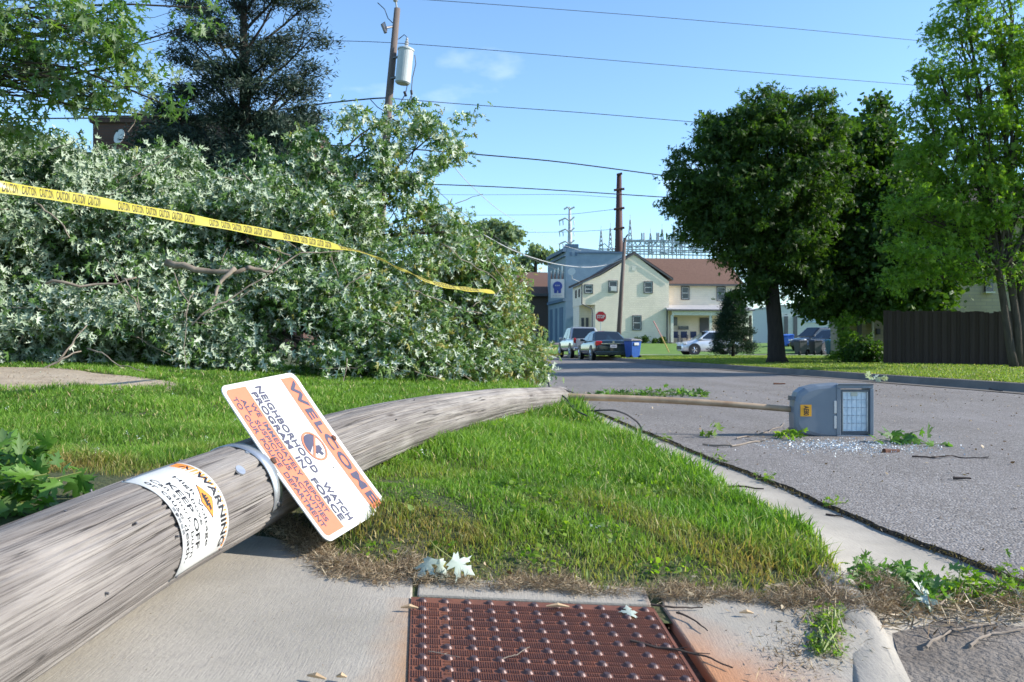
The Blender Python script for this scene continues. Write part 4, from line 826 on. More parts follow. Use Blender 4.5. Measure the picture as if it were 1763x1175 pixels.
mb = MB(); mb.quad(*[(x, 35.99, z) for x, z in ((x0+9, 4.5), (x0+10, 4.5), (x0+10, 6.2), (x0+9, 6.2))]); mb.build('window', M['glass'], bb)
dsh = MB(); dsh.lathe([(.32, .0), (.28, .05), (.15, .10), (.02, .11)], W(205, 235, 35.4), (.4, .8, -.2), 18); dsh.tube([W(205, 235, 35.4), W(207, 246, 35.9)], .03, 6); dsh.build('satellite_dish', M['signwhite'], bb)
# ------------------------------------------------------------------ trees on the right
def leafy(name, label, cat, base, lobes, ncl, per, crad, ls, mat, trunk, tr, fork, bark='darkbark', r0=.4, tpl=LEAF_L, limb=.12, up=.5, group=None):
    t = thing(name, label, cat, base, group=group); cc, ii, _ = clusters(lobes, ncl, r0)
    foliage('crown', cc, per, crad, ls, tpl, M[mat], t, up=up)
    for tk in (trunk if hasattr(trunk[0][0], '__len__') else [trunk]):
        mb = MB(); mb.tube(tk, np.interp(np.linspace(0, 1, len(tk)), np.linspace(0, 1, len(tr)), tr), 10); mb.build('trunk', M[bark], t, smooth=True)
    mb = MB(); limbs(mb, fork, lobes, cc, ii, limb, 7, .018); mb.build('limbs', M[bark], t); return t
T1 = [lob(1325, 190, 28, 50, 45, 1.4), lob(1400, 195, 28, 35, 40, 1.2), lob(1250, 235, 28, 55, 45, 1.5), lob(1330, 265, 28, 85, 60, 2), lob(1205, 300, 28, 55, 50, 1.5), lob(1180, 350, 28, 42, 35, 1.2), lob(1290, 350, 28, 100, 70, 2.2), lob(1235, 395, 28, 70, 38, 1.5), lob(1390, 330, 28, 60, 75, 2), lob(1370, 425, 28, 60, 60, 1.8), lob(1320, 470, 28.5, 34, 40, 1), lob(1285, 430, 28, 55, 28, 1.2), lob(1400, 500, 28, 45, 40, 1.2), lob(1295, 490, 28, 22, 40, .8), lob(1430, 250, 28, 35, 45, 1.2)]
leafy('large_maple_tree', 'large dark green rounded tree with a thick trunk on the verge beside the pale house', 'tree', W(1338, 623, 28), T1, 1150, 50, .24, .17, 'oak', [list(W(x, y, 28)) for x, y in ((1338, 628), (1337, 615), (1335, 570), (1330, 510), (1327, 450), (1325, 400))], [.44, .31, .26, .24, .2, .14], W(1328, 470, 28), limb=.12, tpl=LEAF_M, r0=.3)
T2 = [lob(1455, 250, 30.5, 45, 45, 1.8), lob(1450, 340, 30, 50, 60, 1.8), lob(1480, 250, 31, 60, 45, 2), lob(1530, 300, 31, 75, 60, 2), lob(1480, 350, 30, 70, 65, 2), lob(1560, 380, 29, 80, 70, 2), lob(1490, 440, 29, 75, 60, 2), lob(1440, 480, 30, 45, 50, 1.6), lob(1570, 470, 28, 85, 50, 2), lob(1510, 510, 28, 60, 38, 1.5), lob(1600, 520, 28, 60, 25, 1.2), lob(1515, 195, 31, 14, 30, .5), lob(1640, 420, 28, 60, 60, 1.5), lob(1450, 400, 30, 50, 60, 1.6), lob(1420, 530, 29, 45, 22, 1), lob(1450, 300, 31, 40, 60, 1.5)]
leafy('shade_tree', 'dense dark green tree in the middle of the row behind the wooden fence', 'tree', W(1560, 625, 30), T2, 1250, 48, .32, .18, 'oak', [list(W(x, y, 30)) for x, y in ((1560, 628), (1558, 560), (1550, 480), (1540, 400))], [.36, .28, .22, .14], W(1555, 480, 30), limb=.10)
T3 = [lob(1650, 50, 21, 42, 45, 1), lob(1730, 60, 21, 50, 55, 1.2), lob(1620, 130, 21, 45, 40, 1), lob(1700, 150, 21, 65, 50, 1.4), lob(1590, 190, 21, 38, 30, .8), lob(1660, 220, 21, 70, 40, 1.3), lob(1745, 240, 21, 60, 55, 1.4), lob(1600, 270, 21, 60, 40, 1.2), lob(1680, 300, 21, 70, 45, 1.3), lob(1580, 350, 21, 60, 38, 1.1), lob(1660, 380, 21, 70, 40, 1.3), lob(1750, 350, 21, 60, 50, 1.3), lob(1590, 425, 21, 60, 32, 1.), lob(1655, 455, 21, 50, 26, .9), lob(1560, 480, 21.5, 50, 22, .8), lob(1750, 450, 21, 40, 50, 1.), lob(1810, 100, 21, 60, 90, 1.5), lob(1830, 300, 21, 70, 100, 1.5), lob(1665, 10, 21, 22, 26, .5), lob(1730, -60, 21, 70, 70, 1.2), lob(1900, 200, 21, 80, 150, 2)]
leafy('multi_stem_tree', 'tall light green tree with several slender stems in front of the wooden fence', 'tree', W(1745, 647, 21), T3, 1050, 30, .24, .14, 'fresh', [[list(W(x, y, 21)) for x, y in q] for q in (((1752, 652), (1740, 600), (1728, 520), (1715, 440), (1700, 300), (1680, 150)), ((1754, 652), (1752, 560), (1738, 470), (1735, 350), (1730, 150), (1722, 40)), ((1758, 652), (1762, 560), (1756, 470), (1768, 380), (1800, 200), (1815, 60)))], [.15, .10, .085, .07, .04, .015], W(1722, 470, 21), 'bark', .25, LEAF_M, .05)
def conifer(name, label, bx, by, Y, htpx, wpx, n=260, mat='spruce'):
    b = W(bx, by, Y); k = Y/FPX; t = thing(name, label, 'tree', b); H = htpx*k; Rm = wpx*k/2
    f = rng.random(n)**.75; a = rng.random(n)*2*pi; r = Rm*(1-f)**.8*(.45+.6*rng.random(n)**.5)*(1+.15*np.sin(a*3+f*9))+.05
    cc = np.c_[b[0]+np.cos(a)*r, b[1]+np.sin(a)*r, b[2]+.12+f*H*.98]
    mb = MB(); mb.tube([b, b+[0, 0, H*.6], b+[0, 0, H]], [.1, .05, .015], 7); mb.build('trunk', M['darkbark'], t)
    m = n*70; C = np.repeat(cc, 70, 0); ou = unit((C-b)*[1, 1, 0]+[0, 0, .3]); C = C+rng.normal(size=(m, 3))*[.14, .14, .07]
    leafmesh('crown', C, .10+.08*rng.random(m), rdir(m, .4), ou+rdir(m)*.8, NEEDLE, M[mat], t); return t
conifer('small_spruce', 'small bushy dark spruce on the verge hiding the back of the white car', 1262, 615, 44, 106, 70, 560)
# ------------------------------------------------------------------ distant trees
def fartree(px, py, Y, rx, ry, n, mat='fartree', label='', name='distant_tree', base=600):
    Lb = [lob(px+rng.normal()*rx*.45, py+rng.normal()*ry*.4, Y, rx*.55, ry*.5, 2) for _ in range(9)]; b = W(px, base, Y); b[2] = 0
    t = thing(name, label, 'tree', b, group='trees far behind the houses'); cc, _, _ = clusters(Lb, n, .2); s = Y/FPX
    foliage('crown', cc, 26, 6*s, 6.5*s, LEAF_L, M[mat], t); mb = MB(); mb.tube([b, W(px, py+ry*.4, Y), W(px+3, py-ry*.3, Y)], [.4, .25, .08], 7); mb.build('trunk', M['bark'], t)
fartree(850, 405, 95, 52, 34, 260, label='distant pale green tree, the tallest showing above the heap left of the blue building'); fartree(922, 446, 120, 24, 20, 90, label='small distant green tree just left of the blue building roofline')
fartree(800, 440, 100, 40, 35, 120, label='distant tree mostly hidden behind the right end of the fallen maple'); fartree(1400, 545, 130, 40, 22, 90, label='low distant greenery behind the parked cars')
# ------------------------------------------------------------------ pale two-storey house
HY_ = 76.; hk = HY_/FPX; hth = R_(5.0); hb = W(1003, 592, HY_)
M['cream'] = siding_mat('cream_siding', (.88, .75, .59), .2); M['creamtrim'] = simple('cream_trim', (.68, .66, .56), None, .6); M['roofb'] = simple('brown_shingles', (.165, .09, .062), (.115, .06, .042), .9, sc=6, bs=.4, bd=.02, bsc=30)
M['darkroof'] = simple('dark_shingles', (.06, .045, .045), None, .9); M['darktrim'] = simple('dark_trim', (.09, .09, .10), None, .6); M['porchroof'] = simple('grey_porch_roof', (.42, .42, .43), None, .7)
house = thing('pale_house', 'pale cream two-storey house with brown shingle roof and a covered porch at the corner', 'house', hb, hth, local=True)
def hx(px): return (px-1003)*hk
def hz(py): return (592-py)*hk
mb = MB(); pk = (hx(1093), hz(437)); dpt = 5.6
gf = [(hx(1025), 0), (hx(1155), 0), (hx(1155), hz(484)), pk, (hx(1062), hz(458)), (hx(1035), hz(474)), (hx(1003), hz(488)), (hx(1003), hz(525)), (hx(1025), hz(525))]
mb.prism(gf, (0, 0, 0), (1, 0, 0), (0, 0, 1), (0, 1, 0), 0, dpt)
mb.box((hx(1004), 2.2, -.6), (hx(1025), dpt, hz(525))); mb.box((0, .05, -.6), (0.01, .06, -.59)); mb.box((hx(1025), .01, -.8), (hx(1155), dpt, 0))
mb.prism([(hx(1155), 0), (hx(1293), 0), (hx(1293), hz(488)), (hx(1155), hz(488))], (0, 0, 0), (1, 0, 0), (0, 0, 1), (0, 1, 0), 1.6, 7.5); mb.box((hx(1155), 1.61, -.8), (hx(1293), 7.4, 0))
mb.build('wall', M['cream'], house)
mb = MB(); rk = [(hx(975)+.9, hz(490)), (hx(1035), hz(472)), (hx(1062), hz(455)), pk, (hx(1162), hz(482))]; rk[0] = (hx(996), hz(490)); th = .22
up = [(x, z+th) for x, z in rk]; mb.prism(rk+up[::-1], (0, -.10, 0), (1, 0, 0), (0, 0, 1), (0, 1, 0), .02, dpt+.3); mb.build('roof', M['darkroof'], house)
mb = MB(); mb.prism([(x, z-.03) for x, z in rk]+[(x, z+.10) for x, z in rk[::-1]], (0, -.16, 0), (1, 0, 0), (0, 0, 1), (0, 1, 0), 0, .055); mb.build('rake_board', M['darktrim'], house)
mb = MB()    # brown main roof, ridge across
r = [(1.2, hz(487)), (1.2, hz(484)), (4.9, hz(434)), (8.6, hz(487))]
mb.add([(hx(1118), 4.5, hz(436)), (hx(1157), 1.2, hz(486)), (hx(1298), 1.2, hz(486)), (hx(1290), 4.9, hz(434)), (hx(1100), 4.9, hz(434)), (hx(1298), 8.6, hz(486)), (hx(1100), 8.6, hz(486))], [(1, 2, 3, 4, 0), (4, 3, 5, 6), (1, 6, 5, 2)])
mb.build('roof', M['roofb'], house, label='brown shingle roof over the porch wing')
mb = MB(); mb.box((hx(1157), 1.10, hz(489.5)), (hx(1298), 1.2, hz(486.5))); mb.build('gutter', M['darktrim'], house)
def hwin(px0, py0, px1, py1, y=-.04, ac=False, nm='window'):
    x0, x1, z0, z1 = hx(px0), hx(px1), hz(py1), hz(py0)
    m = MB(); t = .055
    for q in ((x0, z0, x1, z0+t), (x0, z1-t, x1, z1), (x0, z0+t+.002, x0+t, z1-t-.002), (x1-t, z0+t+.002, x1, z1-t-.002)): m.box((q[0], y-.05, q[1]), (q[2], y+.04, q[3]))
    fr = m.build(nm, M['darktrim'], house); m = MB(); i = .075
    for q in ((x0+i, z0+i, x1-i, z0+i+.045), (x0+i, z1-i-.045, x1-i, z1-i), (x0+i, (z0+z1)/2-.03, x1-i, (z0+z1)/2+.03), (x0+i, z0+i, x0+i+.04, z1-i), (x1-i-.04, z0+i, x1-i, z1-i)): m.box((q[0], y-.02+.001*q[0], q[1]), (q[2], y+.03, q[3]))
    m.build('sash', M['signwhite'], fr); m = MB(); m.box((x0+.05, y, z0+.05), (x1-.05, y+.025, z1-.05)); m.build('pane', M['glass'], fr)
    if ac: m = MB(); m.box((x0+.17, y-.28, z0+.15), (x1-.17, y-.03, z0+.55)); m.build('air_conditioner', M['signwhite'], fr)
hwin(1006, 490, 1021, 506); hwin(1048, 483, 1064, 504, ac=True); hwin(1110, 484, 1126, 505); hwin(1090, 543, 1106, 569); hwin(1185, 490, 1200, 514, 1.56); hwin(1250, 490, 1266, 516, 1.56)
mb = MB(); mb.box((hx(1089), -.04, hz(466)), (hx(1096), 0.01, hz(458))); mb.build('gable_vent', M['creamtrim'], house)
for y0 in (1.4, 3.2): m = MB(); m.box((-.05, y0, hz(510)), (.03, y0+.7, hz(496))); m.build('window', M['glass'], house)
for x in (1008, 1016): m = MB(); m.box((hx(x), 2.14, -.1), (hx(x)+.25, 2.21, 2.4)); m.build('side_door', M['darktrim'], house)
mb = MB(); mb.tube([(-.08, -.1, hz(490)), (-.08, -.1, hz(524)), (.25, -.1, hz(527)), (hx(1019), -.1, hz(532)), (hx(1020), -.1, hz(540)), (hx(1020), -.1, .1)], .055, 6); mb.build('downpipe', M['darktrim'], house); mb = MB(); mb.tube([(hx(1151), -.1, hz(533)), (hx(1151), -.1, 0)], .06, 6); mb.build('downpipe', M['darktrim'], house)
# porch
px0, px1 = hx(1147), hx(1302); mb = MB()
mb.add([(px0, -.9, hz(533)), (px1, -.9, hz(533)), (px1, 1.6, hz(523)), (px0+.4, 1.6, hz(523)), (px0, -.9, hz(535)), (px1, -.9, hz(535)), (px1, 1.6, hz(525)), (px0+.4, 1.6, hz(525))], [(0, 1, 2, 3), (7, 6, 5, 4), (4, 5, 1, 0), (5, 6, 2, 1), (3, 7, 4, 0)]); mb.build('porch_roof', M['porchroof'], house)
mb = MB(); mb.box((hx(1155)+.1, -.7, hz(543)), (px1-.15, -.5, hz(535.5))); mb.build('porch_beam', M['creamtrim'], house)
mb = MB(); mb.box((px0, -.97, hz(535.5)), (px1, -.905, hz(533))); mb.build('gutter', M['darktrim'], house)
for x in (1157, 1225, 1296): m = MB(); m.box((hx(x)-.12, -.68, .1), (hx(x)+.12, -.5, hz(543))); m.build('porch_post', M['creamtrim'] if x < 1290 else M['bark'], house)
mb = MB(); mb.box((hx(1155)+.02, -.9, -.8), (px1-.1, 1.6, .12)); mb.build('porch_floor', M['gutter'], house)
mb = MB(); mb.box((hx(1219), 1.50, .13), (hx(1237), 1.58, hz(546))); mb.build('door', M['darktrim'], house)
mb = MB(); mb.box((hx(1166), 1.50, hz(560)), (hx(1178), 1.58, hz(545))); mb.box((hx(1180), 1.44, hz(567)), (hx(1198), 1.58, hz(561))); mb.build('porch_window', M['glass'], house)
sdm = MB(); sdm.lathe([(.36, 0), (.30, .06), (.16, .12), (.02, .13)], (-1.0+hx(1003), 0, hz(468)), (.3, .9, -.3), 16); sdm.tube([(-1., 0, hz(468)), (-.9, .3, hz(480)), (0.1, .5, hz(487))], .03, 6); sdm.build('satellite_dish', M['signwhite'], house)
def hw(px, py, dy=0): c, s_ = cos(hth), sin(hth); x = hx(px); return np.array([hb[0]+c*x-s_*dy, hb[1]+s_*x+c*dy, hb[2]+hz(py)])
for i, (px, r, lab) in enumerate(((1093, .34, 'round dark shrub against the house wall under the ground-floor window'), (1108, .42, 'large round shrub at the house wall right of the window'), (1124, .3, 'low shrub at the house wall near the downpipe'), (1138, .4, 'shrub at the house corner beside the porch'))):
    p = hw(px, 592, -1.1); p[2] = hl(p[0], p[1]); t = thing('foundation_shrub', lab, 'shrub', p, group='shrubs along the house wall'); cc = p+[0, 0, r*.8]+rdir(30)*r*.7*(rng.random((30, 1))**.4)
    foliage('foliage', cc, 20, .12, .12, LEAF_L, M['oak'], t); mb = MB(); mb.tube([p, p+[0, 0, r]], .03, 5); mb.build('stem', M['darkbark'], t)
M['bluefab'] = simple('blue_chair_paint', (.04, .05, .12), None, .6)
for i, (px, lab) in enumerate(((1168, 'dark blue porch chair nearest the left porch post'), (1184, 'dark porch chair in the middle of the porch'), (1201, 'dark blue porch chair nearest the front door'))):
    p = hw(px, 592, .3); p[2] = hb[2]+.12; t = thing('porch_chair', lab, 'chair', p, group='chairs on the porch', local=True)
    m = MB(); m.box((-.28, -.27, .40), (.28, .27, .46)); m.build('seat', M['bluefab'], t); m = MB(); m.box((-.28, .24, .465), (.28, .30, 1.0)); m.build('backrest', M['bluefab'], t)
    for sx in (-.25, .25):
        for sy in (-.24, .26): m = MB(); m.tube([(sx, sy, 0), (sx, sy, .40)], .025, 6); m.build('leg', M['bluefab'], t)
        m = MB(); m.box((sx-.04, -.27, .60), (sx+.04, .235, .65)); m.box((sx-.02, -.25, .462), (sx+.02, -.20, .599)); m.build('armrest', M['bluefab'], t)
# ------------------------------------------------------------------ blue building with the ribbon sign
BY = 92.; M['blue'] = simple('blue_painted_brick', (.25, .33, .40), (.20, .27, .335), .8, sc=1.5); M['bluedark'] = simple('dark_blue_trim', (.10, .17, .26), None, .7)
bs = thing('blue_building', 'blue painted commercial building with stepped parapet left of the pale house', 'building', W(990, 592, BY)); k = BY/FPX
fl_ = lambda px, py, dy=0.: W(px, py, BY)+[0, dy, 0]
xa, xb, xc = W(974, 0, BY)[0], W(1072, 0, BY)[0], W(946, 0, BY+9)[0]
def zz(py): return W(0, py, BY)[2]
mb = MB(); P = [(xa, BY), (xb, BY), (xb, BY+14), (xc, BY+9+5), (xc, BY+9)]
def wallz(x, y): return zz(432)
mb.add([(x, y, -.2) for x, y in P]+[(x, y, z) for (x, y), z in zip(P, (zz(424), zz(436), zz(436), zz(436), zz(436)-.1))], [tuple(range(5)), tuple(range(9, 4, -1))]+[(i, (i+1) % 5, 5+(i+1) % 5, 5+i)[::-1] for i in range(5)]); mb.build('wall', M['blue'], bs)
mb = MB(); mb.box((xa-.05, BY-.12, zz(426)), (W(996, 0, BY)[0], BY+3, zz(424)+.2)); mb.box((W(996, 0, BY)[0]+.01, BY-.12, zz(437)), (xb, BY+1, zz(434))); mb.build('parapet', M['bluedark'], bs)
ef = unit(np.array([xc-xa, 9., 0])); nf = np.array([-ef[1], ef[0], 0]); Lf = np.hypot(xc-xa, 9)
def fac(mb, u0, u1, py0, py1, o=.06): 
    a = np.array([xa, BY, 0])+ef*u0*Lf; b = np.array([xa, BY, 0])+ef*u1*Lf; z0, z1 = zz(py1), zz(py0); n = nf*o
    mb.add([[*(a+n)[:2], z0], [*(b+n)[:2], z0], [*(b+n)[:2], z1], [*(a+n)[:2], z1], [*a[:2], z0], [*b[:2], z0], [*b[:2], z1], [*a[:2], z1]], [(0, 1, 2, 3)[::-1], (4, 5, 6, 7), (0, 4, 5, 1), (3, 2, 6, 7), (0, 3, 7, 4), (1, 5, 6, 2)])
mb = MB(); fac(mb, -.02, 1.02, 434, 428, .35); fac(mb, -.02, 1.02, 442, 439, .2); fac(mb, 0, 1, 519, 514, .3); mb.build('cornice', M['bluedark'], bs)
for u in (.12, .35, .58, .80): m = MB(); fac(m, u, u+.1, 456, 480, .05); m.build('window', M['glass'], bs)
for u, v in ((.15, .35), (.5, .62), (.8, .95)): m = MB(); fac(m, u, v, 528, 590, .05); m.build('door', M['bluedark'], bs)
m = MB(); m.box((W(988, 0, BY)[0], BY-.2, zz(553)), (W(1000, 0, BY)[0], BY, zz(544))); m.build('wall_air_conditioner', M['porchroof'], bs)
for x in (981, 990): m = MB(); m.box((W(x, 0, BY)[0], BY-.05, zz(441)), (W(x+4, 0, BY)[0], BY+.01, zz(434))); m.build('vent', M['bluedark'], bs)
sg = thing('tavern_sign', 'white tavern sign with a blue ribbon rosette on the blue building corner', 'sign', fl_(960, 512, -1))
sp = W(960, 497, BY-.8); mb = MB(); sw, sh = 11.5*k, 16*k; mb.box((sp[0]-sw, sp[1], sp[2]-sh), (sp[0]+sw, sp[1]+.25, sp[2]+sh)); mb.build('panel', M['signwhite'], sg)
M['rblue'] = simple('ribbon_blue', (.03, .06, .28), None, .5)
mb = MB(); mb.lathe([(8*k, 0), (8*k, .06)], (sp[0], sp[1]-.07, sp[2]+4*k), (0, 1, 0), 18); mb.box((sp[0]-6*k, sp[1]-.05, sp[2]-8*k), (sp[0]-1*k, sp[1]-.01, sp[2])); mb.box((sp[0]+1*k, sp[1]-.052, sp[2]-8*k), (sp[0]+6*k, sp[1]-.01, sp[2])); mb.build('ribbon', M['rblue'], sg)
mb = MB()
for i in range(6): mb.box((sp[0]-8*k+i*2.8*k, sp[1]-.04, sp[2]-13*k), (sp[0]-6.3*k+i*2.8*k, sp[1]-.01, sp[2]-10.8*k))
for i in range(3): mb.box((sp[0]-4*k+i*2.8*k, sp[1]-.1, sp[2]+4*k), (sp[0]-2.3*k+i*2.8*k, sp[1]-.075, sp[2]+6*k))
mb.build('lettering', M['palewire'], sg)
# brown roofed building at the left
lb = thing('brown_roofed_building', 'low building with a brown shingle roof seen between the heap and the blue building', 'building', W(900, 590, 105)); w_ = lambda x, y, d=0: W(x, y, 105)+[0, d, 0]
a, b = W(780, 590, 105), W(944, 505, 105); mb = MB(); mb.box((a[0], 105, 0), (b[0], 118, b[2])); mb.build('wall', simple('dark_brick_wall', (.10, .075, .065)), lb)
mb = MB(); mb.add([w_(775, 507, -1), w_(948, 507, -1), w_(946, 462, 6), w_(780, 462, 6), w_(948, 507, 14), w_(775, 507, 14)], [(0, 1, 2, 3), (3, 2, 4, 5), (0, 5, 4, 1)]); mb.build('roof', M['roofb'], lb)
mb = MB(); mb.box((a[0]-.5, 103.9, W(0, 511, 105)[2]), (b[0]+.3, 104.0, W(0, 506.5, 105)[2])); mb.build('fascia', M['darktrim'], lb)
for x in (890, 905, 922): m = MB(); m.box((W(x, 0, 105)[0], 104.9, 1.2), (W(x+8, 0, 105)[0], 105.02, 3.4)); m.build('window', M['glass'], lb)
m = MB(); m.box((W(892, 0, 105)[0], 104.8, .2), (W(936, 0, 105)[0], 104.96, 1.0)); m.build('base_band', simple('brown_band', (.13, .07, .05)), lb)
# ------------------------------------------------------------------ house and fence at the right
M['ybrick'] = brick_mat('cream_brick', (.42, .36, .24), (.36, .31, .21), (.30, .27, .21), 1)
yh = thing('cream_brick_house', 'cream brick house behind the wooden fence at the right', 'house', W(1620, 600, 31)); q = lambda px: W(px, 0, 31)[0]; qz = lambda py: W(0, py, 31)[2]
mb = MB(); mb.box((q(1462), 31, 0), (q(1560), 32.8, qz(440))); mb.box((q(1560)+.01, 30.6, 0), (q(2000), 35, qz(380))); mb.build('wall', M['ybrick'], yh)
mb = MB(); mb.add([(q(1550), 30.1, qz(382)), (q(2010), 30.1, qz(382)), (q(2010), 32.8, qz(300)), (q(1550), 32.8, qz(300)), (q(2010), 35.5, qz(382)), (q(1550), 35.5, qz(382))], [(0, 1, 2, 3), (3, 2, 4, 5), (0, 3, 5), (1, 4, 2), (0, 5, 4, 1)]); mb.build('roof', M['darkroof'], yh)
for x, y0, y1, w in ((1684, 470, 504, 13), (1800, 470, 504, 13)):
    m = MB(); m.box((q(x), 30.5, qz(y1)), (q(x+w), 30.62, qz(y0))); wn = m.build('window', M['glass'], yh); m = MB(); m.box((q(x-1.5), 30.42, qz(y1+2.5)), (q(x+w+1.5), 30.6, qz(y1))); m.build('sill', M['creamtrim'], wn)
for x0, x1, y0, y1, mt in ((1476, 1482, 540, 592, 'darktrim'), (1500, 1503, 540, 592, 'creamtrim'), (1508, 1514, 566, 576, 'darktrim')): m = MB(); m.box((q(x0), 30.9, qz(y1)), (q(x1), 31.0, qz(y0))); m.build('door' if mt == 'darktrim' and y0 == 540 else 'wall_trim', M[mt], yh)
fn = thing('wooden_fence', 'tall dark stained board fence along the right-hand verge', 'fence', W(1640, 633, 23.7)); fa, fb = W(1521, 630, 24.6), W(1900, 644, 22.6)
def fp(t, h): p = fa+(fb-fa)*t; return p+[0, 0, h]
mb = MB(); fd = unit((fb-fa)*[1, 1, 0]); fnn = np.array([fd[1], -fd[0], 0]); NB = 46
for i in range(NB):
    t0 = i/NB-.0006; t1 = (i+1)/NB+.0006; hh = 1.62+.012*rng.normal()+.01*sin(i); p0_, p1_ = fp(t0, -.1), fp(t1, -.1); dz = .01*rng.normal()
    P = [p0_, p1_, fp(t1, hh-.01), fp(t1-.001, hh), fp(t0+.001, hh+dz), fp(t0, hh-.01)]; dd = fnn*(.012+.004*rng.random()+.028*(i % 2)); nn_ = len(P)
    mb.add([p+dd for p in P]+[p+dd-fnn*.022 for p in P], [tuple(range(nn_)), tuple(range(nn_, 2*nn_))[::-1]]+[(a, (a+1) % nn_, nn_+(a+1) % nn_, nn_+a) for a in range(nn_)])
mb.build('boards', M['darkwood'], fn); mb = MB()
for h in (.35, 1.3): mb.tube([fp(0, h)-fnn*.05, fp(1, h)-fnn*.05], .035, 4)
mb.build('rail', M['darkwood'], fn)
sh_ = thing('dark_hedge', 'low dark hedge at the left end of the wooden fence', 'shrub', W(1492, 628, 26)); cc, _, _ = clusters([lob(1492, 605, 26, 32, 24, .7), lob(1475, 612, 26, 18, 16, .5)], 130, .3); foliage('foliage', cc, 40, .13, .09, LEAF_L, M['oak'], sh_); mb = MB(); mb.tube([W(1492, 628, 26), W(1492, 600, 26)], .04, 5); mb.build('stem', M['darkbark'], sh_)
vn = thing('ivy_covered_post', 'short post smothered in bright green climbing vine left of the hedge', 'climbing plant', W(1450, 622, 27)); mb = MB(); mb.tube([W(1453, 625, 27), W(1452, 545, 27)], .09, 8); mb.build('post', M['bark'], vn)
cc, _, _ = clusters([lob(1452, 555, 27, 13, 16, .3), lob(1456, 585, 26.8, 13, 20, .3), lob(1458, 612, 26.7, 12, 12, .3), lob(1446, 612, 26.7, 14, 10, .3)], 75, .3); foliage('foliage', cc, 22, .13, .12, LEAF_M, M['fresh'], vn)
# pale industrial buildings far right
iw = thing('white_warehouse', 'long white industrial building far behind the parked cars', 'building', W(1400, 590, 125)); f_ = lambda px: W(px, 0, 125)[0]; g_ = lambda py: W(0, py, 125)[2]
mb = MB(); mb.box((f_(1345), 125, -.1), (f_(1480), 140, g_(528))); mb.build('wall', simple('white_panels', (.62, .62, .60)), iw); m = MB(); m.box((f_(1385), 124.8, g_(556)), (f_(1420), 125.02, g_(534))); m.build('loading_door', simple('pale_blue_door', (.38, .50, .62)), iw); m = MB(); m.box((f_(1344), 124.9, g_(528)), (f_(1481), 140, g_(525))); m.build('roof', M['porchroof'], iw)
for x in (1350, 1366, 1428): m = MB(); m.box((f_(x), 124.8, .1), (f_(x+6), 125.01, g_(545))); m.build('door', M['darktrim'], iw)
# ------------------------------------------------------------------ vehicles
def paint(name, c): 
    m = simple(name, c, tuple(q*.9 for q in c), .22, .35, sc=3); m.node_tree.nodes['Principled BSDF'].inputs['Coat Weight'].default_value = .6; return m
M['tailred'] = simple('tail_lamp_red', (.45, .015, .02), None, .2); M['head'] = simple('head_lamp', (.7, .72, .75), None, .15); M['chrome'] = simple('chrome', (.75, .76, .78), None, .2, .9); M['plate'] = simple('number_plate', (.65, .68, .75), None, .5)
def loft(mb, secs):
    n = len(secs[0]); vs = [p for s in secs for p in s]; m = len(secs)
    return mb.add(vs, [(j*n+i, j*n+i+1, (j+1)*n+i+1, (j+1)*n+i) for j in range(m-1) for i in range(n-1)]+[tuple(range(n))[::-1], tuple((m-1)*n+i for i in range(n))])
def ring(x, hw, pts): h = [(x, hw*a, z) for a, z in pts]; return h+[(x, -b, c) for a, b, c in h[::-1]]
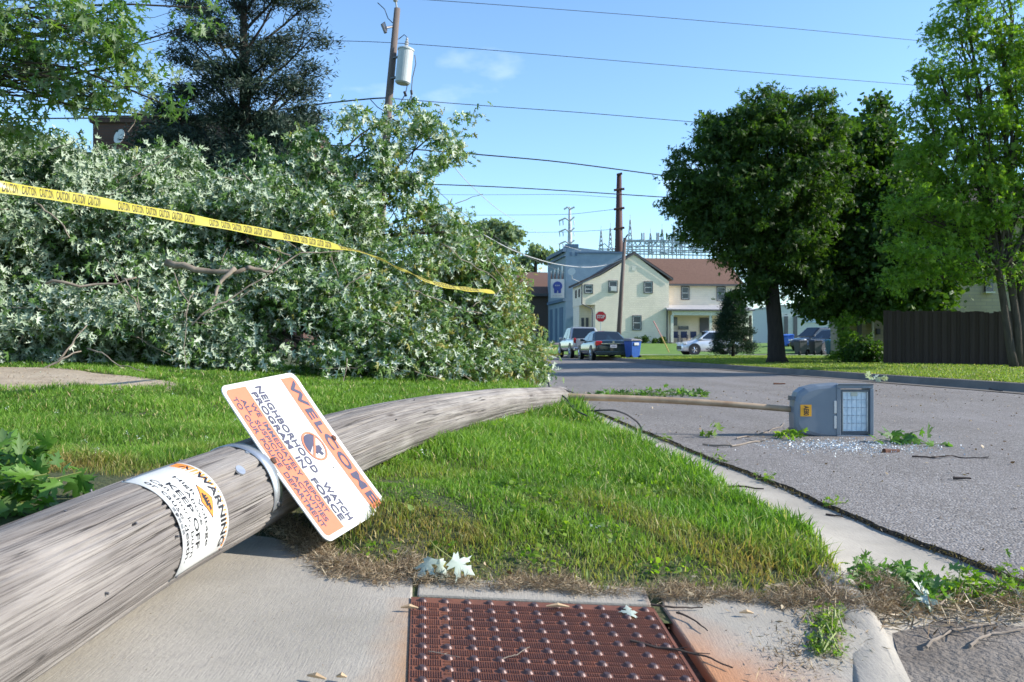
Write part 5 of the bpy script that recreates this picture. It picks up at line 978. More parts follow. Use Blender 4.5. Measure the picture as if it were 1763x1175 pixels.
def vehicle(name, label, loc, rz, pc_, body, cabin, wheels, wr, hw_, Ln, tail=True, kind='car', bed=None, extra=None):
    t = thing(name, label, kind, loc, rz, local=True)
    mb = MB(); secs = [ring(x, w, [(.80, zl), (.97, zl+.07), (1.0, zl+.28), (.985, (zl+zs)/2+.1), (.96, zs), (.86, zt), (.4, zt+.02)]) for x, w, zl, zs, zt in body]; loft(mb, secs)
    b = mb.build('body', M[pc_], t, smooth=True); bv = b.modifiers.new('s', 'SUBSURF'); bv.levels = bv.render_levels = 1
    (x0, xr0, xr1, x1, zb, zr, wb, wr_) = cabin     # front base, front roof, rear roof, rear base
    mb = MB(); st_ = [(x0, wb, zb, zb+.01), (xr0, wr_, zb, zr-.03), ((xr0+xr1)/2, wr_, zb, zr), (xr1, wr_, zb, zr-.04), (x1, wb*.94, zb, zb+.01)]
    secs = [[(x, wb*.98, zb), (x, w+.0, max(z-.07, zb+.004)), (x, w*.86, z), (x, 0, z+.02), (x, -w*.86, z), (x, -w, max(z-.07, zb+.004)), (x, -wb*.98, zb)] for x, w, zb, z in st_]; loft(mb, secs); cab = mb.build('roof', M[pc_], t, smooth=False, bevel=.02)
    g = .012
    def slope(xa, za, xb, zb_, w0, w1, f0, f1, nm, s):
        m = MB(); pa = lambda f: (xa+(xb-xa)*f, za+(zb_-za)*f, w0+(w1-w0)*f); P = []
        dx, dz = -(zb_-za)*s, (xb-xa)*s; l_ = math.hypot(dx, dz); dx, dz = dx/l_*.02, dz/l_*.02
        for f, sg in ((f0, -1), (f0, 1), (f1, 1), (f1, -1)): x, z, w = pa(f); P.append((x+dx, sg*w, z+dz))
        for f, sg in ((f0, -1), (f0, 1), (f1, 1), (f1, -1)): x, z, w = pa(f); P.append((x-dx, sg*w, z-dz))
        m.add(P, [(0, 1, 2, 3), (7, 6, 5, 4), (0, 4, 5, 1), (1, 5, 6, 2), (2, 6, 7, 3), (3, 7, 4, 0)]); m.build(nm, M['carglass'], t)
    slope(x0, zb, xr0, zr-.03, wb*.86, wr_*.80, .06, .93, 'windshield', 1); slope(x1, zb, xr1, zr-.04, wb*.84, wr_*.80, .06, .92, 'rear_window', -1)
    for sg in (1, -1):
        m = MB(); zt_ = zr-.12; xm = (xr0+xr1)/2; fr = lambda x: None
        a = [(x0+(xr0-x0)*.22, zb+.05), (xr0-.03, zt_), (xm-.05+.1, zt_), (xm+.05, zb+.05)]; c = [(xm-.04, zb+.05), (xm-.0, zt_), (xr1+.03, zt_), (x1+(xr1-x1)*.30, zb+.05)]
        for Q in (a, c):
            yo = [sg*(wb*.98+(wr_-wb*.98)*((z-zb)/(zr-.1-zb))+.016) for x, z in Q]; m.add([(x, y, z) for (x, z), y in zip(Q, yo)]+[(x, y-sg*.02, z) for (x, z), y in zip(Q, yo)], [(0, 1, 2, 3), (7, 6, 5, 4), (0, 4, 5, 1), (1, 5, 6, 2), (2, 6, 7, 3), (3, 7, 4, 0)])
        m.build('side_window', M['carglass'], t)
        m = MB(); m.box((x0-.25, sg*(hw_+.02)-.09, zb+.0), (x0-.10, sg*(hw_+.02)+.09, zb+.13)); m.build('mirror', M[pc_], t, bevel=.03)
    for wx in wheels:
        for sg in (1, -1):
            y = sg*(hw_-.10); m = MB(); m.lathe([(wr+.075, 0), (wr+.075, .04)], (wx, sg*(hw_+.004)-.02, wr+.02), (0, 1, 0), 26); m.build('wheel_arch', M['black'], t)
            m = MB(); m.lathe([(wr*.6, -.1), (wr*.95, -.1), (wr, -.06), (wr, .06), (wr*.95, .115), (wr*.6, .115)], (wx, y, wr), (0, sg, 0), 28); w = m.build('wheel', M['rubber'], t)
            m = MB(); m.lathe([(wr*.62, .05), (wr*.62, .125), (wr*.54, .12), (wr*.5, .06)], (wx, y, wr), (0, sg, 0), 20)
            for k_ in range(5):
                a = 2*pi*k_/5; c_ = np.array([wx, y+sg*.118, wr]); d_ = np.array([cos(a), 0, sin(a)]); m.tube([c_+d_*.03, c_+d_*wr*.56], [.045, .03], 5)
            m.build('rim', M['chrome'], w)
    m = MB(); xr_ = body[-1][0]; xf_ = body[0][0]
    if extra: extra(t)
    return t
def lights_rear(t, x, hw_, z0, z1, w=.34):
    for s in (1, -1): m = MB(); m.box((x-.03, min(s*(hw_-w), s*hw_*.985), z0), (x+.22, max(s*(hw_-w), s*hw_*.985), z1)); m.build('tail_light', M['tailred'], t, bevel=.04)
def plate_(t, x, z): m = MB(); m.box((x-.015, -.16, z), (x+.01, .16, z+.15)); p = m.build('number_plate', M['plate'], t); m = MB(); [m.box((x-.018, -.12+i*.06, z+.05), (x-.0152, -.09+i*.06, z+.10)) for i in range(4)]; m.build('plate_marks', M['navy'], p)
M['darkteal'] = paint('dark_teal_paint', (.018, .035, .045)); M['silver'] = paint('silver_paint', (.42, .44, .47)); M['whitecar'] = paint('white_car_paint', (.80, .81, .83)); M['blackcar'] = paint('black_car_paint', (.014, .015, .02)); M['slate'] = paint('slate_blue_paint', (.04, .055, .075))
sdr = pi/2+R_(6.4)       # heading along the street, away
def sed_x(t):
    lights_rear(t, -2.44, .90, .72, .95); plate_(t, -2.51, .62)
    m = MB(); m.box((-2.50, -.62, .80), (-2.42, .62, .835)); m.build('trunk_trim', M['chrome'], t); m = MB(); m.lathe([(.06, 0), (.06, .02)], (-2.5, 0, .90), (-1, 0, 0), 8); m.build('badge', M['chrome'], t); m = MB(); m.box((-2.50, -.88, .25), (-2.40, .88, .45)); m.build('bumper', M['darkteal'], t, bevel=.04)
sb = [(2.46, .62, .32, .50, .56), (2.35, .84, .24, .62, .70), (1.6, .92, .22, .78, .90), (.9, .93, .22, .88, .96), (-1.6, .93, .22, .92, .98), (-2.2, .91, .26, .92, 1.0), (-2.45, .84, .34, .84, .94), (-2.48, .80, .36, .70, .76)]
vehicle('dark_sedan', 'dark teal sedan parked at the kerb, rear end towards the viewer', W(1037, 0, 43.5)*[1, 1, 0]+[0, 0, .014], sdr, 'darkteal', sb, (1.05, .25, -.95, -1.75, .95, 1.46, .86, .66), (1.5, -1.45), .33, .90, 4.9, extra=sed_x)
def pk_x(t):
    lights_rear(t, -2.72, .96, .85, 1.15, .16); plate_(t, -2.83, .52); m = MB(); m.box((-2.86, -.95, .45), (-2.74, .95, .62)); m.build('bumper', M['chrome'], t, bevel=.03)
    m = MB(); m.box((-2.62, -.80, 1.135), (-1.15, .80, 1.16)); m.build('bed_cover', M['black'], t)
    m = MB(); m.box((-2.78, -.78, .68), (-2.735, .78, 1.10)); m.build('tailgate', M['silver'], t, bevel=.02)
pb = [(2.75, .80, .45, .72, .80), (2.6, .95, .38, .92, 1.02), (1.6, .99, .36, 1.04, 1.12), (.6, .99, .36, 1.08, 1.13), (-2.4, .99, .40, 1.08, 1.13), (-2.72, .98, .45, 1.06, 1.12), (-2.75, .95, .5, 1.0, 1.05)]
vehicle('silver_pickup_truck', 'silver crew cab pickup truck parked ahead of the dark sedan', W(1000, 0, 50)*[1, 1, 0]+[0, 0, .014], sdr, 'silver', pb, (1.25, .55, -.85, -1.1, 1.1, 1.82, .90, .74), (1.75, -1.7), .39, .97, 5.5, kind='pickup truck', extra=pk_x)
def suv_x(t):
    for s in (1, -1): m = MB(); m.box((1.95, min(s*.55, s*.86), .72), (2.19, max(s*.55, s*.86), .86)); m.build('headlight', M['head'], t, bevel=.03)
    m = MB(); m.box((2.15, -.5, .36), (2.26, .5, .62)); m.build('grille', M['black'], t, bevel=.02); lights_rear(t, -2.22, .9, .85, 1.1, .18)
vb = [(2.26, .70, .30, .55, .62), (2.12, .86, .24, .72, .82), (1.5, .91, .22, .88, 1.0), (.9, .92, .22, .95, 1.05), (-1.7, .92, .24, 1.02, 1.08), (-2.15, .88, .30, 1.0, 1.06), (-2.24, .82, .4, .9, .95)]
sv = W(1223, 0, 58.5); vehicle('white_suv', 'white compact suv parked on the driveway in front of the pale house', (sv[0], 58.5, .10), pi+R_(6), 'whitecar', vb, (1.15, .35, -1.45, -2.05, 1.04, 1.66, .86, .68), (1.42, -1.3), .35, .90, 4.5, kind='suv', extra=suv_x)
sv = W(1408, 0, 66); vehicle('black_minivan', 'black minivan parked far off behind the two dark bins', (sv[0], 66, hl(sv[0], 66)+.02), pi+R_(24), 'blackcar', vb, (1.35, .5, -1.6, -2.1, 1.04, 1.80, .86, .72), (1.42, -1.3), .35, .90, 4.5, kind='minivan', extra=suv_x)
sv = W(1432, 0, 61.5); vehicle('blue_grey_suv', 'blue-grey suv parked in front of the black minivan', (sv[0], 61.5, hl(sv[0], 61.5)+.02), pi+R_(24), 'slate', vb, (1.15, .35, -1.5, -2.05, 1.04, 1.72, .86, .70), (1.42, -1.3), .37, .90, 4.5, kind='suv', extra=suv_x)
sv = W(902, 0, 68)
# ------------------------------------------------------------------ wheelie bins
M['binblue'] = simple('blue_bin_plastic', (.03, .12, .48), (.025, .1, .40), .45); M['binblack'] = simple('black_bin_plastic', (.035, .037, .045), None, .5); M['binteal'] = simple('teal_bin_plastic', (.03, .16, .2), None, .5); M['lidgrey'] = simple('grey_lid', (.22, .21, .21), None, .5)
def wbin(label, loc, rz, body, lid, h=1.02, group='wheelie bins', deco=True):
    t = thing('wheelie_bin', label, 'wheelie bin', loc, rz, group=group, local=True); m = MB(); w0, w1 = .22, .29
    m.add([(sx*w, sy*w*1.15, z) for z, w in ((.06, w0), (h*.9, w1)) for sx, sy in ((-1, -1), (1, -1), (1, 1), (-1, 1))], [(3, 2, 1, 0), (4, 5, 6, 7), (0, 1, 5, 4), (1, 2, 6, 5), (2, 3, 7, 6), (3, 0, 4, 7)]); m.build('body', M[body], t, bevel=.03)
    m = MB(); m.add([(sx*.33, sy*.37, h*.90) for sx, sy in ((-1, -1), (1, -1), (1, 1), (-1, 1))]+[(sx*.26, sy*.30, h+(.02 if sy > 0 else -.02)) for sx, sy in ((-1, -1), (1, -1), (1, 1), (-1, 1))], [(3, 2, 1, 0), (4, 5, 6, 7), (0, 1, 5, 4), (1, 2, 6, 5), (2, 3, 7, 6), (3, 0, 4, 7)]); m.build('lid', M[lid], t, bevel=.02)
    for s in (-1, 1): m = MB(); m.lathe([(.13, -.03), (.13, .03)], (s*.25, -.27, .13), (1, 0, 0), 16); m.build('wheel', M['rubber'], t)
    m = MB(); m.tube([(-.2, -.36, h*.92), (.2, -.36, h*.92)], .02, 6); m.build('handle', M[lid], t)
    if deco: m = MB(); m.box((-.13, -.352, h*.70), (.13, -.332, h*.82)); m.build('label_patch', M['plate'], t)
p = W(1091, 0, 40.5); wbin('blue wheelie bin with grey lid standing at the kerb beside the dark sedan', (p[0]-.05, 40.5, .02), R_(25), 'binblue', 'lidgrey', 1.05)
for px, Y, lab, bd in ((1378, 52.2, 'left one of two black wheelie bins on the verge', 'binblack'), (1404, 52.2, 'right one of two black wheelie bins on the verge', 'binblack'), (1432, 52.2, 'teal wheelie bin beside the vine-covered post', 'binteal')):
    p = W(px, 0, Y); wbin(lab, (p[0], Y, float(rlawn(p[0], Y))), R_(10+px % 7), bd, bd, .95, deco=False)
for px, Y, lab in ((1350, 70, 'far blue wheelie bin nearest the large tree trunk'), (1359, 70.5, 'far blue wheelie bin nearest the black minivan')): p = W(px, 0, Y); wbin(lab, (p[0], Y, float(hl(p[0], Y))), R_(5), 'binblue', 'binblue', 1.0, deco=False)
# ------------------------------------------------------------------ stop sign and other poles
ss = thing('stop_sign', 'red octagonal stop sign on a thin post in front of the pale house', 'stop sign', W(1034, 600, 53)*[1, 1, 0]+[0, 0, .05]); c = W(1034.5, 545.5, 53); M['stopred'] = simple('stop_sign_red', (.55, .02, .03), None, .4)
def octo(r): return [(r*cos(R_(22.5+45*i)), r*sin(R_(22.5+45*i))) for i in range(8)]
mb = MB(); mb.prism(octo(.36), c, (1, 0, 0), (0, 0, 1), (0, 1, 0), 0, .01); mb.build('border', M['signwhite'], ss); mb = MB(); mb.prism(octo(.335), c, (1, 0, 0), (0, 0, 1), (0, 1, 0), -.006, -.001); f = mb.build('face', M['stopred'], ss)
mb = MB(); put_text(mb, 'STOP', -.25, .25, .11, -.11, lambda x, y, h: c+np.array([x, -.009, y]), .04); mb.build('lettering', M['signwhite'], f); mb = MB(); mb.tube([c+[0, .03, .25], [c[0], c[1]+.03, .0]], .025, 6); mb.build('post', M['galv'], ss)
def pole_st_(name, label, pts, r, mat='polewood', n=10):
    t = thing(name, label, 'utility pole', (pts[0][0], pts[0][1], 0)); mb = MB(); mb.tube(pts, r, n); mb.build('shaft', M[mat], t, smooth=True); return t
wp = pole_st_('wooden_street_pole', 'leaning grey wooden pole standing between the stop sign and the pale house windows', [W(1064, 598, 57), W(1070, 500, 57), W(1076, 410, 57)], [.17, .14, .11]); mb = MB(); mb.tube([W(1075, 418, 56.8), W(1078, 408, 56.7), W(1081, 404, 56.6)], .05, 6); mb.build('pole_top_bracket', M['steel'], wp)
dx0, dz0 = 683, 15; TY = 30
tpole = pole_st_('transformer_pole', 'leaning wooden utility pole carrying a grey transformer behind the fallen maple', [W(648, 600, TY), W(655, 390, TY), W(668, 190, TY), W(684, 15, TY)], [.19, .17, .14, .11])
ta = np.array(W(700, 75, TY)); tb_ = W(694, 147, TY)
ta = W(699, 86, TY-.25); tb_ = W(693, 145, TY-.25); axv = unit(ta-tb_); hh_ = np.linalg.norm(ta-tb_)
M['tank'] = simple('transformer_grey', (.50, .53, .53), (.42, .45, .46), .4)
mb = MB(); mb.lathe([(.22, 0), (.27, .05), (.27, hh_-.03), (.295, hh_-.03), (.295, hh_+.02), (.2, hh_+.07), (.02, hh_+.09)], tb_, axv, 26); tank = mb.build('transformer_tank', M['tank'], tpole, smooth=False)
mb = MB(); mb.lathe([(.05, 0), (.085, .03), (.05, .08), (.08, .12), (.05, .16), (.075, .2), (.04, .25), (.05, .30), (.02, .36)], ta+axv*.07, axv, 12); mb.build('bushing', M['porchroof'], tank)
for h in (.25, 1.0): mb = MB(); p = tb_+axv*h*hh_/1.25; mb.tube([p-[.2, 0, 0], p+[-.45, .15, 0]], .05, 6); mb.build('mounting_bracket', M['steel'], tpole)
mb = MB(); mb.tube([W(683, 15, TY), W(681, 0, TY), W(680, -8, TY)], [.03, .03, .05], 6); mb.lathe([(.04, 0), (.09, .04), (.06, .1), (.09, .14), (.04, .2)], W(681, 4, TY), (0, 0, 1), 10); mb.build('pin_insulator', M['porchroof'], tpole)
mb = MB(); q = [W(658, 42, TY-.3), W(664, 57, TY-.3)]; mb.tube(q, [.06, .06], 8); mb.tube([W(658, 42, TY-.3), W(662, 38, TY-.3), W(666, 52, TY-.3), W(664, 57, TY-.3)], .025, 5); mb.tube([W(665, 48, TY-.3), W(678, 46, TY)], .04, 6); mb.build('fuse_cutout', M['steel'], tpole)
mb = MB()
for P in ([W(650, 5, TY), W(662, 16, TY), W(668, 32, TY), W(676, 40, TY)], [W(702, 66, TY), W(696, 60, TY), W(686, 68, TY)], [W(714, 95, TY), W(716, 110, TY), W(710, 135, TY), W(708, 160, TY), W(709, 172, TY)], [W(701, 148, TY), W(698, 162, TY), W(688, 180, TY), W(676, 192, TY)], [W(708, 165, TY), W(702, 180, TY), W(688, 190, TY), W(674, 192, TY)], [W(638, 172, TY), W(650, 185, TY), W(662, 192, TY)], [W(684, 192, TY), W(698, 212, TY), W(706, 200, TY), W(710, 182, TY)]): mb.tube(P, .016, 5)
for a, b in ((W(696, 158, TY), W(699, 166, TY)), (W(708, 156, TY), W(709, 163, TY)), (W(710, 170, TY), W(711, 178, TY))): mb.tube([a, b], .045, 6)
mb.build('drop_wires', M['wire'], tpole)
bl = pole_st_('brown_steel_pole', 'tall dark brown steel transmission pole rising behind the pale house', [W(1065, 590, 150), W(1065.5, 437, 150), W(1066, 300, 150)], [1.05, .75, .42], 'ruststeel')
mb = MB()
for y in (300.5, 327, 360, 394): mb.tube([W(1066-(9 if y > 310 else 4), y+1, 149.5), W(1066+9 if y > 310 else 1071, y-1.5, 149.5)], .22, 5)
mb.build('arm', M['ruststeel'], bl)
M['palesteel'] = simple('pale_galvanised_steel', (.42, .45, .48), None, .6)
wl = pole_st_('white_transmission_pole', 'pale slender transmission pole with drooping arms far left of the brown pole', [W(981, 590, 260), W(981, 430, 260), W(981, 357, 260)], [1.1, .75, .35], 'palesteel'); mb = MB()
for y, l_, r__ in ((357, -10, 8), (377, -19, 8), (396, -19, 8), (417, -19, 8)):
    mb.tube([W(981+l_, y+4, 259), W(981+l_*.4, y-1 if y > 360 else y, 259), W(981, y+4, 259), W(981+r__, y-3 if y > 360 else y, 259)], .28, 5)
    if y > 360:
        for dx in (-18, -12, 7): mb.tube([W(981+dx, y+3, 259), W(981+dx+1, y+12, 259)], .15, 4)
mb.build('arm', M['palesteel'], wl)
sub = thing('electrical_substation', 'steel lattice masts and busbars of a substation above the brown roof', 'substation', W(1120, 590, 170)); M['lattice'] = simple('lattice_steel', (.33, .37, .42), None, .7); SY = 170
def mast(px, pt, pb, w):
    m = MB(); 
    for dxs in (-1, 1): m.tube([W(px+dxs*w, pb, SY), W(px+dxs*.6, pt, SY)], .10, 4)
    nn = 6
    for i in range(nn):
        f0, f1 = i/nn, (i+1)/nn; y0, y1 = pb+(pt-pb)*f0, pb+(pt-pb)*f1; w0, w1 = w*(1-f0)+.6*f0, w*(1-f1)+.6*f1
        m.tube([W(px-w0, y0, SY), W(px+w1, y1, SY)], .07, 4); m.tube([W(px+w0, y0, SY), W(px-w1, y1, SY)], .07, 4)
    m.tube([W(px, pt, SY), W(px, pt-9, SY)], .05, 4); m.build('lattice_mast', M['lattice'], sub)
for px, pt, w in ((1035, 398, 4), (1051, 393, 4), (1085, 379, 5), (1120, 402, 3.5), (1140, 395, 4), (1160, 391, 4.5), (1172, 400, 4)): mast(px, pt, 440, w)
m = MB()
for y in (413, 417, 423, 428, 433, 437): m.tube([W(1030 if y > 425 else 1078, y+rng.normal(), SY), W(1240, y+3+rng.normal(), SY)], .12, 4)
for px in list(range(1032, 1240, 7)): y0 = 412 if px > 1075 else 427; m.tube([W(px, 590 if px % 3 == 0 else 446, SY), W(px, y0+rng.random()*8, SY)], .10, 4)
for px in range(1080, 1236, 9): m.tube([W(px, 413, SY), W(px+9, 424, SY)], .07, 4); m.tube([W(px+9, 413, SY), W(px, 424, SY)], .07, 4)
for px in (1105, 1109, 1131, 1134, 1148): m.tube([W(px, 415, SY), W(px, 401, SY)], .16, 4)
for k_ in range(34): px = 1032+k_*5+rng.normal()*3; y = 418+rng.random()*20; m.tube([W(px, y, SY), W(px+10*rng.random()+3, y+rng.normal()*4, SY)], .09, 4)
m.build('busbars', M['lattice'], sub)
gw = thing('guy_wire_marker', 'leaning pole guard of salmon colour on the house lawn', 'marker', W(1152, 607, 56)); mb = MB(); mb.tube([W(1152, 607, 56), W(1139, 580, 56)], [.035, .035], 6); mb.build('rod', simple('yellow_guard', (.6, .42, .12)), gw); mb = MB(); mb.tube([W(1139, 580, 56), W(1125, 553, 56)], .035, 6); mb.build('sleeve', simple('salmon_guard', (.65, .28, .24)), gw)
# ------------------------------------------------------------------ overhead lines
def wire(label, pts, r, mat='wire', n=40, group='overhead power lines'):
    A = np.array([W(*p) for p in pts]); t = np.linspace(0, len(pts)-1, n); P = np.stack([np.interp(t, range(len(pts)), A[:, i]) for i in range(3)], 1)
    for _ in range(8): P[1:-1] = .25*P[:-2]+.5*P[1:-1]+.25*P[2:]
    mb = MB(); mb.tube(P, r, 5); o = mb.build('power_line', M[mat], off=P[n//2]); tagp(o, label, 'power line', group)
wire('uppermost thin power line running right from the top of the transformer pole', [(679, -4, 30), (850, 8, 31), (1100, 27, 33), (1350, 48, 35), (1620, 74, 38)], .011)
wire('thin power line crossing the sky just below the top of the transformer pole', [(-60, 68, 29), (300, 62, 29.5), (560, 70, 30), (676, 73, 30), (900, 91, 31), (1200, 117, 33), (1600, 149, 38)], .011)
wire('power line leaving the transformer pole below the transformer, third from the top', [(676, 170, 30), (800, 180, 31), (1000, 194, 32), (1260, 216, 34)], .013)
wire('thick dark bundled line running left from the transformer pole into the cedar', [(-40, 205, 29), (300, 203, 29.3), (480, 190, 29.6), (560, 178, 30), (640, 170, 30), (664, 169, 30)], .026)
wire('thick black line sagging above the heap towards the large dark tree, fourth from the top', [(520, 250, 30), (640, 252, 30), (760, 261, 31), (830, 267, 31), (960, 278, 32), (1160, 305, 34)], .024)
wire('dark line lowest of the long lines reaching the large dark tree', [(-30, 330, 29), (300, 325, 29.5), (530, 318, 30), (740, 317, 31), (900, 324, 32), (1160, 341, 34)], .020)
wire('thin guy line slanting down from the transformer pole towards the pale house, steeper one', [(660, 215, 30), (712, 290, 33), (800, 372, 38), (900, 440, 46), (972, 470, 56)], .012, 'steel')
wire('thin diagonal line falling from the thick black line to the blue building', [(762, 262, 31), (800, 310, 40), (860, 365, 55), (960, 420, 80), (1000, 432, 91)], .018, 'palewire')
wire('pale service cable drooping from the heap across to the pale house gable', [(700, 315, 33), (800, 385, 40), (880, 432, 48), (950, 455, 54), (1010, 462, 58), (1050, 456, 60), (1074, 445, 57)], .028, 'palewire')
for y0, y1, lab in ((336, 343, 'faint far transmission wire reaching the uppermost arm of the brown pole'), (371, 362, 'faint far transmission wire reaching the middle arm of the brown pole'), (401, 397, 'faint far transmission wire reaching the lowest arm of the brown pole')):
    wire(lab, [(560, y0-4, 210), (800, y0, 190), (980, y0-1, 170), (1064, y1-2, 150)], .05, 'palewire', group='far transmission wires')
    
# ------------------------------------------------------------------ loose leaves, weeds, twigs
def leafpile(name, label, cat, pts, n, ls, mat, base, spread=.04, stemcol='greenstem', up=1.2, tpl=LEAF_F, kind=None, h=.03):
    t = thing(name, label, cat, base) if kind is None else None; pts = np.array(pts, float); i = rng.integers(len(pts), size=n)
    C = pts[i]+rng.normal(size=(n, 3))*[spread, spread, 0]+np.c_[np.zeros(n), np.zeros(n), np.abs(rng.normal(size=n))*h]
    return t, C
def sprig(name, label, cat, base, pts, n, ls, mat, spread=.05, h=.03, stems=5, up=1.0, tpl=LEAF_F):
    t, C = leafpile(name, label, cat, pts, n, ls, mat, base, spread, h=h); leafmesh('leaves', C, ls*(.6+.6*rng.random(n)), rdir(n, up), rdir(n)*[1, 1, .4], tpl, M[mat], t)
    mb = MB()
    for k in range(stems): a = np.array(pts[rng.integers(len(pts))])+rng.normal(size=3)*[spread, spread, .004]; mb.tube(wig(a+[0, 0, .008], C[rng.integers(n)], 5, .1), .0025, 5)
    mb.build('stems', M['greenstem'], t); return t
def gz(px, py, dz=.01):
    p = GR(px, py, dz); return p
def oneleaf(label, px, py, size, tip, nrm, mat='paleleaf', z=None, zoff=.012):
    p = GR(px, py, zoff) if z is None else G(px, py, z); o = leafmesh('maple_leaf', np.array([p]), np.array([size]), np.array([nrm], float), np.array([tip], float), LEAF_F, M[mat], off=p, var=np.array([.6])); tagp(o, label, 'leaf'); return o
lf = thing('maple_sprig', 'torn sprig of three pale silver maple leaves lying on the dead grass above the plate', 'leaf sprig', GR(765, 985, .02))
P0 = [GR(760, 975, .05), GR(735, 972, .045), GR(787, 965, .055)]
leafmesh('leaves', np.array([GR(757, 962, .05), GR(742, 960, .06), GR(778, 962, .07)]), np.array([.085, .072, .075]), np.array([(.15, -.75, .6), (-.3, -.6, .8), (.3, -.7, .5)]), np.array([(.15, -.6, -.7), (-.3, -.3, -.7), (.8, -.2, -.35)]), LEAF_F, M['paleleaf'], lf, var=np.array([.5, .3, .8]))
mb = MB()
for q, w in zip(((757, 962, .05), (742, 960, .06), (778, 962, .07)), (.10, .1, .11)): mb.tube([GR(*q), GR(748, 940, w), GR(740, 930, w+.02)], .0016, 5)
mb.build('stems', M['greenstem'], lf)
oneleaf('single pale maple leaf lying at the top right corner of the plate', 1088, 1060, .062, (-.1, 1, .1), (.1, -.2, 1), zoff=.012)
oneleaf('single pale leaf standing upright in the turf above the maple sprig', 806, 918, .06, (.1, -.2, -1), (.8, -.6, .2), zoff=.06)
oneleaf('pale leaf tangled in the turf toward the kerb corner', 1010, 918, .06, (.5, -.2, .5), (.1, -.8, .6), zoff=.05)
sprig('parsley_weed', 'low bright green feathery weed growing at the front edge of the turf', 'weed', GR(960, 945), [GR(905+i*16, 938+3*(i % 3), .02) for i in range(9)], 150, .030, 'fresh', .02, .02, 6, .8)
sprig('green_leaf_sprig', 'fresh green maple leaves lying on the turf in the middle of the grass wedge', 'leaf sprig', (GR(870, 840)), [W(868, 836, 3.2), W(880, 842, 3.15)], 5, .05, 'mapleground', .02, .01, 2, .6)
# pile of cut maple leaves at the left edge
pts = [W(10+rng.random()*80, 815+rng.random()*70, 2.75+.35*rng.random()) for _ in range(30)]+[W(-80+rng.random()*100, 820+rng.random()*70, 2.7+.3*rng.random()) for _ in range(20)]
sprig('maple_branch', 'leafy green maple branch lying on the lawn at the left edge behind the pole', 'branch', W(60, 890, 2.9), pts, 130, .095, 'mapleground', .05, .02, 14, .7)
sprig('maple_branch', 'small leafy maple branch at the left frame edge above the pole', 'branch', W(20, 800, 3.6), [W(-10+rng.random()*60, 765+rng.random()*40, 3.5) for _ in range(12)], 40, .10, 'mapleground', .05, .03, 6, .5)
# weeds in the gutter at the corner
def wpt(x0, x1, y0, y1, n, z=.0): return [G(x0+(x1-x0)*rng.random(), y0+(y1-y0)*rng.random(), z-.02) for _ in range(n)]
sprig('gutter_weeds', 'broad green leaves and weeds caught against the kerb corner in the gutter', 'weeds', G(1540, 1020), wpt(1470, 1560, 985, 1035, 20, .03)+wpt(1520, 1640, 1010, 1045, 20, .02), 210, .042, 'mapleground', .025, .03, 14, .7)
sprig('gutter_weeds', 'trailing line of small green weeds running right along the gutter mouth', 'weeds', G(1680, 1035), wpt(1580, 1790, 1020, 1040, 40, .01), 260, .028, 'fresh', .02, .035, 22, .5)
sprig('crack_weeds', 'small green weeds growing in the crack between the pavement slab and the kerb', 'weeds', GR(1420, 1095), [GR(1418+16*rng.normal(), 1050+85*rng.random(), .004) for _ in range(36)], 420, .015, 'fresh', .012, .012, 20, .7, LEAF_M)
sprig('fallen_leaves', 'pale upturned maple leaves lying in the debris below the gutter weeds', 'leaves', G(1560, 1055), wpt(1535, 1640, 1035, 1065, 12, .0), 20, .07, 'paleleaf', .02, .02, 3, 1.4)
n = 1500; px = 1480+310*rng.random(n); py = 1034+24*rng.normal(size=n)*.7+np.interp(px, [1480, 1560, 1790], [0, 18, 8]); C = np.array([G(a, b, -.012) for a, b in zip(px, py)])
o = leafmesh('plant_debris', C+[0, 0, .006]+np.c_[np.zeros((n, 2)), .02*rng.random(n)], .02+.045*rng.random(n), rdir(n, .7), rdir(n)*[1, .5, .3], (NEEDLE[0]*[.5, 1, 1], NEEDLE[1]), M['litter']); tagp(o, 'brown straw and bark debris washed into the gutter corner', 'plant debris', kind='stuff')
n = 900; C = np.array([GR(1420+28*rng.normal(), 985+30*abs(rng.normal())+12, .004) for _ in range(n)]); o = leafmesh('root_mat', C+np.c_[np.zeros((n, 2)), .018*rng.random(n)], .03+.05*rng.random(n), rdir(n, .8), rdir(n)*[.7, 1, .25], (NEEDLE[0]*[.16, 1, 1], NEEDLE[1]), M['litter']); tagp(o, 'matted dry roots between the turf corner and the kerb', 'roots', kind='stuff')
n = 1100; C = np.array([GR(1390+46*rng.normal(), 1112+32*rng.normal(), .006) for _ in range(n)]); o = leafmesh('bark_chips', C, .006+.022*rng.random(n)**2, rdir(n, 1.4), rdir(n), (NEEDLE[0]*[.8, 1, 1], NEEDLE[1]), M['litter']); tagp(o, 'bark chips and dry seeds scattered on the slab left of the kerb', 'bark chips', kind='stuff')
n = 1100; x = -1.0+2.1*rng.random(n); y = 1.4+.95*rng.random(n); C = np.c_[x, y, ramp(x, y)+.004]; o = leafmesh('grit', C, .002+.005*rng.random(n), rdir(n, 2), rdir(n), NEEDLE, M['litter']); tagp(o, 'fine dry crumbs scattered over the pavement and plate', 'grit', kind='stuff')
n = 1500; y = 2.5+13*rng.random(n)**1.4; x = roadL(y)+.02+(roadR(y)-roadL(y))*rng.random(n)*.9; o = leafmesh('road_debris', np.c_[x, y, roadz(x, y)+.018], .008+.02*rng.random(n)**2+.001*y, rdir(n, 2), rdir(n), LEAF_L, M['litter']); tagp(o, 'specks of bark and leaf scattered over the asphalt', 'debris', kind='stuff')
mb = MB()
